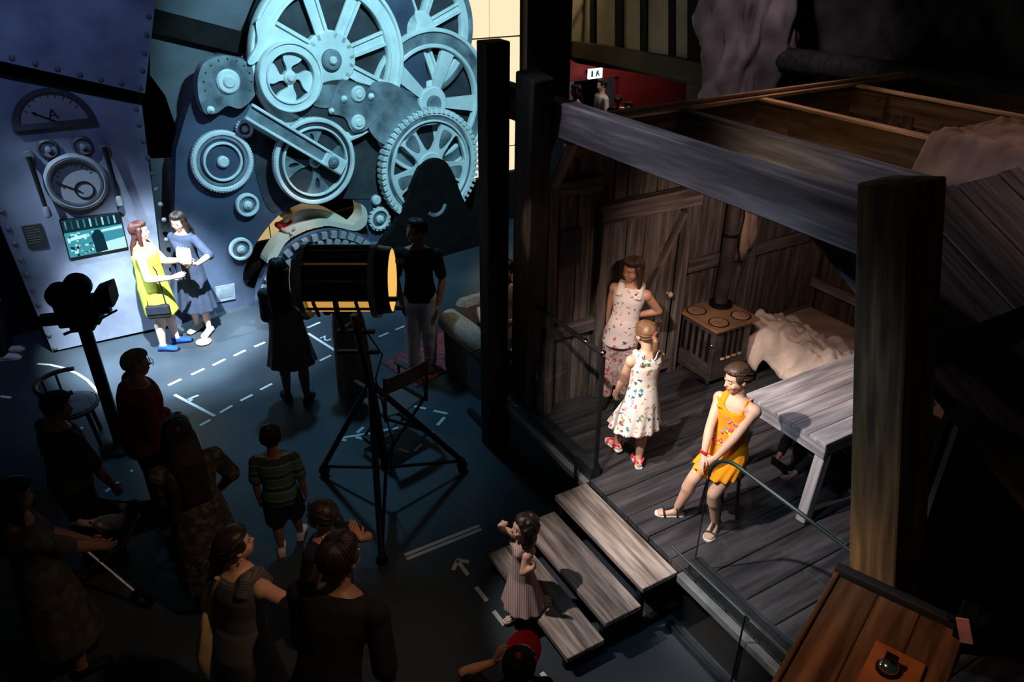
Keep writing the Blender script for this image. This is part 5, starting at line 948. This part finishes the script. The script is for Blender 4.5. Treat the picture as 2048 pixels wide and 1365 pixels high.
# crouching photographer in the table's shadow
q = ab(-3.02, 4.62, .5); p = Fig(q, math.degrees(math.atan2(-E2.y, -E2.x)), 1.25, 'person in black crouching in the shadow under the table, holding a phone', hr=.150, head=(0, 22, 0), lean=(0, 48), pel=(0, -.10, .16), lf=(-.09, .06, 0), rf=(.09, .04, 0), rh=gz(1528, 966, .86), lh=gz(1548, 985, .80), rp=(1, -.2, -.5), lp=(-1, 0, -.6), vox=.010, curl=(.8, .8)).body('skin_tan')
p.wear('jacket', 'cloth_black', [('torso', -.15, .98, .016), ('sleeve', 1.75, .014)]); p.wear('trousers', 'cloth_black', [('legs', 1.95, .012, 1.3)]); p.hair('hair_dark', 'short'); p.shoes('shoe', 'black', 'black')
ph = (p.wr[1] + p.wr[0]) / 2 + p.F * .09 + UP * .03; tag(MB().box(ph, (.008, .15, .075), (p.F, p.Rt, UP), .003).build('phone', 'black', None, 0), 'dark phone held by the crouching person under the table', 'phone')
# toddler on the steps
tl = F_(1044, 1230); p = Fig(V((tl.x, tl.y, .0)), 197, .93, 'toddler in a pink checked smock with both arms raised, by the steps', hr=.205, head=(-6, 12, 0), pel=(.0, 0, .46), rf=F_(1092, 1208, .172), lf=F_(1030, 1240), rh=(.10, .15, .90), lh=(-.19, -.03, .70), rp=(1, .4, -.6), lp=(-1, -.2, -.9), handd=((-.1, 0, 1), (-.5, -.2, .7)), palm=((-.3, .9, .3), (-.4, -.8, 0)), curl=(.3, .9), vox=.008, fa=(15, -15)).body('skin')
p.wear('smock', 'gingham', [('torso', -.05, .88, .014), ('strap', (1, 1), .04), ('skirt', .55, .20, .014, .19, .17, .05, 11)]); p.hair('hair_dark', 'curly', 1.1); p.shoes('sandal', 'shoe_white')
# boy in stripes
p = Fig(F_(583, 1098), 100, 1.20, 'boy in a green striped shirt walking away', hr=.158, wide=1.05, head=(0, -8, 0), lh=(-.16, .02, .36), rh=(.16, .02, .37), lp=(-1, -.5, 0), rp=(1, -.5, 0), lf=(-.06, -.03, 0), rf=(.06, .10, 0), vox=.010).body('skin_dark')
p.wear('shirt', 'stripe_green', [('torso', -.24, .96, .026), ('sleeve', .85, .026)]); p.wear('shorts', 'cloth_navy', [('legs', .9, .02, 1.0)]); p.hair('hair_dark', 'short'); p.shoes('shoe', 'shoe_white')
# dim crowd at lower left
def base(u, v, z): q = gz(u, v, z); return V((q.x, q.y, 0))
p = Fig(base(240, 716, 1.60), 38, 1.62, 'elderly person in a dark red jumper with glasses and grey hair', wide=1.3, head=(10, -4, 0), lh=(-.06, .16, .56), rh=(.10, .14, .54), lean=(0, 8)).body('skin_tan')
p.wear('jumper', 'cloth_red', [('torso', -.22, .98, .026, .014), ('sleeve', 1.8, .024)]); p.wear('trousers', 'cloth_black', [('legs', 1.96, .014, 1.6)]); p.hair('hair_grey', 'short'); p.shoes('shoe', 'black', 'black')
gs = MB()
for sg in (-1, 1): gs.lathe([(.138 * p.Hh, -.002), (.150 * p.Hh, 0), (.138 * p.Hh, .003)], p.hd(.17 * sg, .47, 0), (p.hrt, p.hu, p.hf), 14); gs.tube([p.hd(.31 * sg, .46, .02), p.hd(.39 * sg, .0, .02)], .003, 5)
gs.build('glasses', 'black', p.root)
p = Fig(base(82, 804, 1.55), 60, 1.58, 'man in a grey printed T-shirt at the lower left', wide=1.1, head=(-35, -10, 0), lean=(0, 6), lh=(-.12, .16, .46), rh=(.14, .12, .45)).body('skin_dark')
p.wear('tshirt', 'cloth_grey', [('torso', -.2, .97, .024), ('sleeve', .9, .024)]); p.wear('trousers', 'cloth_black', [('legs', 1.96, .014, 1.5)]); p.hair('hair_dark', 'short'); p.shoes('shoe', 'black', 'black')
c_ = p.ringat(.70, .088, .064, .03); text('lettering', 'JE', .10, c_[0] - c_[2] * (c_[4] + .004), (c_[1], p.U, -c_[2]), 'print', p.root, .001)
p = Fig(base(352, 852, 1.64), 128, 1.66, 'woman with a pale hairband and long dark hair in a dark flowered dress', sex='f', wide=1.12, head=(0, -16, 0), lh=(-.06, .18, .56), rh=(.12, .12, .52), rp=(1, -.4, -.3)).body('skin_dark')
p.wear('dress', 'floral_dark', [('torso', -.1, .96, .016), ('sleeve', .95, .022), ('skirt', .3, .18, .018, .15, .14, .03, 12)]); p.hair('hair_dark', 'long', 2.1, None, 1.2); p.shoes('flat', 'black')
MB().tube([p.hd(.40 * math.cos(R(a)), -.02, .20 + .40 * math.sin(R(a))) for a in range(0, 181, 15)], .018, 8, .4).build('hairband', 'bag_blue', p.root)
sb_ = p.W(-.09, .16, .30); bgx = thing('shopping_bag', sb_ - UP * .17, 'small pale blue paper bag hanging by the flowered dress', 'bag'); MB().box(sb_, (.10, .16, .26), (p.F, p.Rt, UP), .004).build('bag_body', 'bag_blue', bgx, 0); MB().tube([sb_ + UP * .13 - p.Rt * .05, sb_ + UP * .24, sb_ + UP * .13 + p.Rt * .05], .004, 6).build('handle', 'bag_blue', bgx)
p = Fig(base(478, 1062, 1.58) - V((math.cos(R(62)), math.sin(R(62)), 0)) * .16, 62, 1.63, 'woman in a knitted top pointing to the right, tote bag on her arm', sex='f', wide=1.12, lean=(0, 12), head=(-25, 10, 0), rh=gz(640, 1132, 1.44), rp=(.2, -.6, -.7), lh=(-.13, .05, .48), vox=.011).body('skin')
p.wear('knitted_dress', 'knit', [('torso', -.1, .93, .016), ('strap', (1, 1), .03), ('skirt', .3, .26, .018, .13, .12, .02, 8)]); p.hair('hair_dark', 'bun'); p.shoes('shoe', 'black', 'black')
MB().ell(p.hd(.38, -.02, -.20), (.008,) * 3, None, 8, 6).build('earring', 'lath', p.root)
to = gz(433, 1280, .85); tt = thing('tote_bag', to - UP * .3, 'olive tote bag hanging beside the woman in the knitted top', 'bag'); ax_ = (V((.5, .86, 0)), V((.86, -.5, 0)), UP)
MB().loft([(to - UP * .26, ax_[0], ax_[1], .10, .05), (to - UP * .22, ax_[0], ax_[1], .16, .075), (to, ax_[0], ax_[1], .14, .06), (to + UP * .16, ax_[0], ax_[1], .07, .035), (to + UP * .24, ax_[0], ax_[1], .035, .02)], 24, 2.2, .06, 7).build('bag_body', 'tote', tt, 1); MB().tube([to + UP * .2, to + UP * .38 + V((.05, 0, 0)), to + UP * .5 + V((.1, 0, 0))], .015, 8).build('strap', 'tote', tt)
p = Fig(base(690, 1066, 1.76) - V((math.cos(R(72)), math.sin(R(72)), 0)) * .40, 72, 1.86, 'man in a black T-shirt seen from behind, nearest the lens', wide=1.08, lean=(0, 29), head=(-12, 2, 0), lh=(-.07, .22, .50), rh=(.13, .16, .47), lp=(-.3, -1, -.3), rp=(.5, -1, -.3), vox=.012).body('skin_dark')
p.wear('tshirt', 'cloth_black', [('torso', -.2, .965, .020), ('sleeve', .95, .024)]); p.wear('trousers', 'cloth_black', [('legs', 1.96, .014, 1.5)]); p.hair('hair_dark', 'short'); p.shoes('shoe', 'black', 'black')
MB().lathe([(.075, -.006), (.08, 0), (.075, .006)], p.P + p.U * (p.T * .985), (p.SR, p.SF, p.U), 20).build('collar_piping', 'tote', p.root)
p = Fig(base(640, 1012, 1.36), 150, 1.38, 'girl with hair tied back behind the man in black, one hand raised', hr=.150, sex='f', head=(20, 6, 0), rh=gz(722, 1078, 1.22), rp=(1, .1, -.9), lh=(-.1, .12, .5), handd=((0, 0, -1), (.3, .8, .3)), palm=(None, (0, -.2, 1)), curl=(.4, .15), vox=.010).body('skin_tan')
p.wear('tshirt', 'cloth_navy', [('torso', -.15, .96, .016), ('sleeve', .8, .018)]); p.wear('trousers', 'cloth_black', [('legs', 1.95, .012, 1.3)]); p.hair('hair_dark', 'bun'); p.shoes('shoe', 'black', 'black')
p = Fig(base(1040, 1318, 1.20), 100, 1.24, 'child in a black cap with a bright red brim, hand at the temple', hr=.155, head=(-25, 10, 0), lh=gz(990, 1325, 1.12), lp=(-1, 0, -.4), rh=(.12, .1, .42), handd=((.3, .2, 1), (0, 0, -1)), palm=((1, 0, -.1), None), curl=(.6, .4), vox=.010).body('skin_tan')
p.wear('tshirt', 'cloth_black', [('torso', -.2, .96, .018), ('sleeve', .8, .02)]); p.wear('shorts', 'cloth_navy', [('legs', 1.0, .02, 1.0)]); p.hair('hair_dark', 'short'); p.shoes('shoe', 'black', 'black')
X = p.hx(); cp = thing('baseball_cap', p.hd(0, 0, .3), 'black baseball cap with a red brim and white label', 'cap'); H_ = p.Hh
MB().lathe([(.455 * H_, -.10 * H_), (.46 * H_, .1 * H_), (.40 * H_, .32 * H_), (.25 * H_, .44 * H_), (.001, .47 * H_)], p.hd(0, -.06, .20), X, 28).build('crown', 'cloth_black', cp, 1)
br = [(.45 * math.cos(R(a)) * H_, .42 * math.sin(R(a)) * H_) for a in range(10, 171, 10)] + [(.50 * math.cos(R(a)) * H_, (.42 + .62 * math.sin(R(a))) * H_ * 1.0) for a in range(170, 9, -10)]
MB().prism([br], p.hd(0, -.04, .12), X, -.006, .006).build('brim', 'cap_red', cp, 0); MB().ell(p.hd(0, -.06, .675), (.018, .018, .01), X, 10, 6).build('button', 'cap_red', cp, 1)
lb = [(.455 * math.cos(R(a)) * H_, .46 * math.sin(R(a)) * H_) for a in range(35, 126, 10)] + [(.47 * math.cos(R(a)) * H_, (.60 * math.sin(R(a))) * H_) for a in range(125, 34, -10)]
lbl = MB().prism([lb], p.hd(0, -.04, .12), X, .006, .009).build('label_band', 'shoe_white', cp, 0); lmk = MB()
for k, a in enumerate(range(45, 118, 9)): q = p.hd(0, -.04, .12) + X[0] * (.462 * math.cos(R(a)) * H_) + X[1] * (.53 * math.sin(R(a)) * H_) + X[2] * .0095; lmk.box(q, (.012 + .006 * (k % 3 == 0), .016 - .006 * (k % 2), .002), X)
lmk.build('label_marks', 'black', lbl, 0)
# far left: woman in an olive patterned dress, baby in a pushchair, seated shadow figure
p = Fig(base(18, 1000, 1.5), 50, 1.62, 'woman in an olive patterned dress at the lower left edge', sex='f', wide=1.15, head=(-10, -10, 0), lh=(-.05, .2, .55), rh=(.05, .22, .56)).body('skin_dark')
p.wear('dress', 'floral_olive', [('torso', -.1, .96, .018), ('sleeve', .9, .022), ('skirt', .3, .20, .02, .15, .14, .03, 10)]); p.hair('hair_dark', 'long', 1.2); p.shoes('flat', 'black')
p = Fig(F_(12, 712), 20, 1.60, 'person in dark clothes standing beyond the left edge of the panel', head=(0, -10, 0)).body('skin_dark')
p.wear('jacket', 'cloth_black', [('torso', -.2, .97, .018), ('sleeve', 1.8, .016)]); p.wear('trousers', 'cloth_black', [('legs', 1.95, .012, 1.4)]); p.hair('hair_dark', 'short'); p.shoes('shoe', 'shoe_white')
# visitors in the far doorway
def far(u, v, h, face, lab, top, tm, hairm, z=0, **k):
    q = gz(u, v, h - .02); p = Fig(V((q.x, q.y, 0)), face, h, lab, vox=.018, **k).body('skin', face=False); p.wear('top', tm, [('torso', -.15, .97, .016), ('sleeve', top, .016)], .018); p.wear('trousers', 'cloth_navy', [('legs', 1.95, .012, 1.3)], .018); p.hair(hairm, k.get('sex') == 'f' and 'long' or 'short', 1.0, .016); return p
far(1205, 160, 1.75, 200, 'man in a pale shirt with a shoulder strap standing in the far doorway', 1.7, 'cloth_white', 'hair_dark', head=(0, 0, 0))
far(1153, 172, 1.71, 190, 'woman with long dark hair at the left of the far doorway', .5, 'cloth_pale', 'hair_dark', sex='f', lh=(-.03, .16, .66), rh=(.05, .16, .66))
far(1238, 190, 1.55, 250, 'dark haired visitor looking down at a lit phone near the far doorway', .8, 'cloth_black', 'hair_dark', head=(0, -35, 0), lh=(-.03, .18, .62), rh=(.03, .18, .62))
far(1258, 206, 1.45, 240, 'short dark visitor behind the roof edge, right of the far doorway', .8, 'cloth_black', 'hair_dark')
q = gz(1243, 222, 1.2); glow('phone_glow', (.35, .75, 1), .8); tag(MB().box(q, (.10, .02, .15), None, .004).build('phone', 'phone_glow', None, 0), 'small glowing blue phone in front of the far visitor', 'phone')
# ---------------------------------------------------------------- props in the hall
LC = V((-1.29, 5.30, 2.10)); LX = V((1, 0, 0)); LAX = (V((0, -1, 0)), UP, LX)
fl_ = thing('film_lamp', V((-1.15, 5.2, 0)), 'big black studio film lamp glowing amber on a tall tripod', 'film lamp')
def shell(r, x0, x1, a0, a1, m='metal_black', name='housing_plate', par=None): return MB().lathe([(r, x0), (r, x1), (r - .012, x1), (r - .012, x0), (r, x0)], LC, LAX, max(3, int((a1 - a0) / 11)), R(a0), R(a1)).build(name, m, par or fl_, 0)
for a0, a1 in ((52, 90.8), (93, 141), (141, 191), (191, 251), (-9, 21.5), (21.5, 49.4)): shell(.275, -.27, .24, a0, a1)
for a in (-9, 21.5, 51, 92, 141, 191, 251):
    e = LAX[0] * math.cos(R(a)) + UP * math.sin(R(a)); MB().tube([LC + LX * -.28 + e * .28, LC + LX * .25 + e * .28], .008, 6).build('rib', 'metal_edge', fl_)
for x in (-.285, .245): MB().lathe([(.295, x - .022), (.295, x + .022), (.262, x + .022), (.262, x - .022), (.295, x - .022)], LC, LAX, 32).build('end_ring', 'metal_edge', fl_, 0)
MB().lathe([(.28, -.30), (.24, -.36), (.17, -.385), (.001, -.39)], LC, LAX, 12).build('back_cone', 'metal_edge', fl_, 0)
MB().lathe([(.275, .26), (.262, .30), (.255, .37), (.245, .37), (.245, .27)], LC, LAX, 32).build('front_collar', 'metal_black', fl_)
MB().lathe([(.247, .362), (.001, .366)], LC, LAX, 40).build('lens', 'lamp_glow', fl_); MB().lathe([(.245, -.25), (.245, .22)], LC, LAX, 24).build('inner_reflector', 'lamp_core', fl_, 0)
for k in range(3): MB().tube([LC + LX * (-.2 + .16 * k) + LAX[0] * .25 - UP * .07, LC + LX * (-.2 + .16 * k) + LAX[0] * .14 - UP * .24], .014, 6).build('vent_bar', 'black', fl_)
MB().tube([LC + LX * -.26 + LAX[0] * .222 - UP * .14, LC + LX * .22 + LAX[0] * .222 - UP * .14], .012, 6).build('vent_bar', 'black', fl_)
for dz, dy in ((-.05, -.235), (.06, .235), (-.25, .02)): MB().box(LC + LX * .39 + V((0, dy, dz)), (.09, .035, .03), None, .004).build('filter_clip', 'black', fl_, 0)
e = LAX[0] * math.cos(R(64)) + UP * math.sin(R(64)); text('lettering', 'OHIO FILMS', .055, LC + LX * .02 + e * .277, (LX, e.cross(LX), e), 'letter', fl_, .001)
for s_ in (-1, 1): MB().tube([LC + V((-.02, .31 * s_, .05)), LC + V((-.01, .32 * s_, -.12)), LC + V((0, .25 * s_, -.30)), V((LC.x + .04, LC.y, 1.74))], .022, 8).build('yoke_arm', 'metal_black', fl_)
AP = V((-1.17, 5.24, 1.20)); MB().tube([V((LC.x + .04, LC.y, 1.80)), AP, V((-1.10, 5.19, .34))], [.035, .04, .035], 12).build('column', 'metal_black', fl_)
for z, w_ in ((1.66, .30), (1.47, .34)): q = V((LC.x + .06, LC.y - .02, z)); bar('tilt_bar', q - LX * w_ * .55, q + LX * w_ * .45, .04, .035, 'metal_black', fl_)
for q in (V((-1.75, 5.53, 0)), V((-.47, 5.61, 0)), V((-1.04, 4.40, 0))):
    MB().tube([AP, q + UP * .10], .027, 8).build('leg', 'metal_black', fl_); MB().tube([q + UP * .10, V((-1.10, 5.19, .36))], .015, 8).build('spreader', 'metal_black', fl_)
    w_ = MB().tube([q + UP * .05 + V((0, -.015, 0)), q + UP * .05 + V((0, .015, 0))], .05, 14).build('caster', 'black', fl_); MB().box(q + UP * .10, (.06, .06, .05), None, .008).build('foot_block', 'metal_black', fl_, 0)
MB().tube([LC + V((.1, -.2, -.22)), V((-1.02, 5.1, 1.55)), V((-1.1, 5.14, 1.3)), V((-1.0, 5.1, .7)), V((-1.06, 5.15, .3))], .007, 6).build('cable', 'black', fl_)

S = gz(243, 893, 0); mc = thing('movie_camera', S, 'black vintage movie camera with twin film magazines on a post', 'movie camera')
T_ = V((S.x, S.y, 1.52)); cx_ = V((.97, .24, 0)); ca_ = (cx_, UP.cross(cx_), UP)
MB().tube([S + UP * .03, V((S.x, S.y, 1.36))], .058, 14).build('stand_post', 'metal_black', mc); MB().lathe([(.19, 0), (.19, .03), (.06, .06)], S, ca_, 24).build('stand_base', 'metal_black', mc)
MB().box(T_ + UP * -.02, (.34, .20, .24), ca_, .012).build('camera_body', 'black', mc, 0); MB().box(T_ - UP * .17, (.20, .14, .07), ca_, .01).build('tilt_head', 'black', mc, 0)
for x, z in ((-.11, .14), (.045, .21)): MB().lathe([(.001, -.06), (.105, -.06), (.115, -.04), (.115, .04), (.105, .06), (.001, .06)], T_ + cx_ * x + UP * z, (cx_, UP, ca_[1]), 28).build('film_magazine', 'black', mc)
MB().loft([(T_ + cx_ * .17 + UP * .10, ca_[1], UP, .06, .05), (T_ + cx_ * .20 + UP * .11, ca_[1], UP, .10, .075), (T_ + cx_ * .32 + UP * .12, ca_[1], UP, .13, .095)], 16, 8).build('matte_box', 'black', mc, 0)
MB().tube([T_ + cx_ * .15 - UP * .03, T_ + cx_ * .26 - UP * .03], [.05, .045], 16).build('lens', 'metal_black', mc); MB().tube([T_ + cx_ * .14 - UP * .1 + ca_[1] * -.1, T_ + cx_ * .34 - UP * .0 + ca_[1] * -.12], .010, 6).build('focus_lever', 'black', mc)
MB().box(T_ - cx_ * .25 - UP * .08, (.18, .10, .10), ca_, .02).build('viewfinder', 'black', mc, 0); MB().tube([T_ - UP * .18, T_ - cx_ * .18 - UP * .24], .014, 8).build('pan_handle', 'black', mc)

# bentwood armchair
S = gz(168, 884, 0); ch = thing('wooden_armchair', S, 'dark bentwood armchair with a shiny seat beside the camera post', 'armchair'); d_ = V((.9, .44, 0)); n_ = UP.cross(d_); cax = (d_, n_, UP)
MB().lathe([(.001, .465), (.17, .47), (.22, .455), (.225, .43), (.001, .425)], S, cax, 28).build('seat', 'leather', ch)
MB().tube([S + d_ * (.24 * math.cos(R(a))) + n_ * (.25 * math.sin(R(a))) + UP * .70 for a in range(70, 291, 20)], .022, 10).build('back_hoop', 'chair_wood', ch)
MB().tube([S + d_ * (.23 * math.cos(R(a))) + n_ * (.24 * math.sin(R(a))) + UP * .43 for a in range(0, 361, 20)], .018, 8).build('seat_hoop', 'chair_wood', ch)
for a in (110, 145, 180, 215, 250): MB().tube([S + d_ * (.21 * math.cos(R(a))) + n_ * (.22 * math.sin(R(a))) + UP * .45, S + d_ * (.24 * math.cos(R(a))) + n_ * (.25 * math.sin(R(a))) + UP * .70], .012, 8).build('back_spindle', 'chair_wood', ch)
for a in (45, 135, 225, 315): MB().tube([S + d_ * (.17 * math.cos(R(a))) + n_ * (.17 * math.sin(R(a))) + UP * .43, S + d_ * (.22 * math.cos(R(a))) + n_ * (.22 * math.sin(R(a)))], [.024, .018], 8).build('leg', 'chair_wood', ch)

# director's chair
S = gz(792, 872, 0); dc_ = thing('director_chair', S, 'folding director chair with canvas seat behind the film lamp', 'chair'); d_ = V((-.72, .69, 0)); n_ = UP.cross(d_); cax = (d_, n_, UP)
def dl(x, y, z): return S + d_ * x + n_ * y + UP * z
for y in (-.25, .25):
    bar('arm_rest', dl(-.24, y, .66), dl(.24, y, .66), .05, .022, 'chair_wood', dc_); bar('foot_rail', dl(-.22, y, .02), dl(.22, y, .02), .035, .03, 'chair_wood', dc_)
    for x in (-.20, .20): MB().tube([dl(x, y, .42), dl(x, y, .66)], .014, 8).build('arm_post', 'chair_wood', dc_)
    MB().tube([dl(-.21, y, .40), dl(-.25, y, .90)], .016, 8).build('back_post', 'chair_wood', dc_); bar('seat_rail', dl(-.22, y * .92, .43), dl(.22, y * .92, .43), .03, .03, 'chair_wood', dc_)
for x in (-.19, .19):
    for s_ in (-1, 1): MB().tube([dl(x, .24 * s_, .42), dl(x, -.24 * s_, .03)], .015, 8).build('leg', 'chair_wood', dc_)
cloth('canvas_seat', lambda i, j: dl(-.21 + .42 * i, -.23 + .46 * j, .445 - .035 * math.sin(math.pi * j)), 10, 12, 'canvas', None, None, dc_).location = (0, 0, 0)
cloth('canvas_back', lambda i, j: dl(-.245 - .015 * i - .02 * math.sin(math.pi * j), -.25 + .50 * j, .72 + .17 * i), 6, 12, 'canvas', None, None, dc_).location = (0, 0, 0)

# sofa, its sitter and the red rug
rg = MB().prism([[(q.x, q.y) for q in (gz(764, 726), gz(886, 660), gz(930, 726), gz(832, 776))]], V((0, 0, 0)), (V((1, 0, 0)), V((0, 1, 0)), UP), .001, .012).build('rug', 'rug', None, 0); tag(rg, 'faded red rug under the feet of the man in black polo', 'rug')
A = gz(897, 640, .62); B = gz(990, 706, .62); u_ = (B - A).normalized(); v_ = V((-u_.y, u_.x, 0)); v_ = v_ if v_.x > 0 else -v_
so = thing('sofa', V((A.x, A.y, 0)), 'beige patterned sofa with a rolled arm beside the black post', 'sofa'); Ls = (B - A).length + .12
def sf(x, y, z): return V((A.x, A.y, 0)) + u_ * x + v_ * y + UP * z
sax = (u_, v_, UP)
MB().tube([sf(-.03, .0, .62), sf(0, 0, .62), sf(Ls * .5, 0, .61), sf(Ls, 0, .60), sf(Ls + .03, 0, .60)], [.08, .135, .14, .135, .08], 20).build('rolled_arm', 'sofa', so, 1)
MB().box(sf(Ls / 2, .02, .29), (Ls, .20, .56), sax, .02).build('arm_side', 'sofa_skirt', so, 0)
MB().box(sf(.5 * Ls, .55, .24), (Ls, .95, .32), sax, .03).build('base', 'sofa_skirt', so, 0); MB().box(sf(.58 * Ls, .52, .45), (Ls * .75, .82, .14), sax, .05).build('seat_cushion', 'sofa', so, 0)
MB().box(sf(.06, .56, .58), (.20, .95, .55), sax, .06).build('backrest', 'sofa', so, 0)
for x in (.05, Ls - .05): MB().lathe([(.001, 0), (.03, 0), (.035, .08), (.001, .08)], sf(x, .1, 0), sax, 12).build('foot', 'chair_wood', so)
q = sf(.42 * Ls, .48, .52); p = Fig(V((q.x, q.y, .02)), math.degrees(math.atan2(-v_.y + u_.y, -v_.x + u_.x)), 1.60, 'person lounging on the sofa, mostly behind the dark post', pel=(0, 0, .345), lean=(0, -8), lf=(-.06, .26, 0), rf=(.07, .28, 0), rh=gz(962, 640, .82), lh=(-.08, .2, .5), head=(0, -5, 0)).body('skin')
p.wear('top', 'cloth_pale', [('torso', -.1, .96, .016), ('sleeve', .8, .018)]); p.wear('trousers', 'cloth_brown', [('legs', 1.95, .014, 1.3)]); p.hair('hair_dark', 'short'); p.shoes('shoe', 'cloth_brown', 'black')

# pushchair with a baby, lower left
S = gz(265, 1150, 0); pc = thing('pushchair', S, 'dark pushchair in the crowd at lower left', 'pushchair'); d_ = V((-.96, .28, 0)); n_ = UP.cross(d_)
def pp(x, y, z): return S + d_ * x + n_ * y + UP * z
for x in (-.32, .32):
    for y in (-.24, .24): w_ = MB().tube([pp(x, y - .02, .09), pp(x, y + .02, .09)], .09, 18).build('wheel', 'black', pc); MB().tube([pp(x, y - .023, .09), pp(x, y + .023, .09)], .03, 10).build('wheel_hub', 'metal_edge', w_)
for y in (-.24, .24): MB().tube([pp(.32, y, .09), pp(-.30, y * .95, .62), pp(-.52, y * .9, .95)], .014, 8).build('side_tube', 'metal_edge', pc); MB().tube([pp(-.32, y, .09), pp(.10, y, .50)], .014, 8).build('cross_tube', 'metal_edge', pc)
MB().tube([pp(-.52, -.22, .95), pp(-.54, 0, .97), pp(-.52, .22, .95)], .018, 8).build('handle', 'black', pc)
cloth('seat_shell', lambda i, j: pp(.38 - .80 * i, -.22 + .44 * j, .42 + .22 * i * i + .10 * (2 * j - 1) ** 2), 16, 12, 'cloth_navy', None, None, pc).location = (0, 0, 0)
q = pp(.06, 0, .47); p = Fig(V((q.x, q.y, .47)), math.degrees(math.atan2(d_.y, d_.x)), .72, 'baby in pale clothes lying in the pushchair', hr=.235, pel=(0, 0, .06), lean=(0, -62), lf=(-.10, .30, .06), rf=(.10, .30, .06), lh=(-.18, .05, .22), rh=(.2, .1, .2), head=(0, 40, 0), vox=.010).body('skin_tan')
p.wear('romper', 'floral_top', [('torso', -.2, .96, .012), ('sleeve', 1.6, .010), ('legs', 1.8, .008, 1.2)]); p.hair('hair_brown', 'short')
tag(MB().lathe([(.001, .012), (.06, .012), (.085, .026), (.09, .03), (.085, .012), (.06, .0), (.001, 0)], gz(408, 687, 0), ABX, 24).build('floor_dish', 'skin_pale', None, 1), 'small pale pink disc lying on the floor by the women', 'disc')
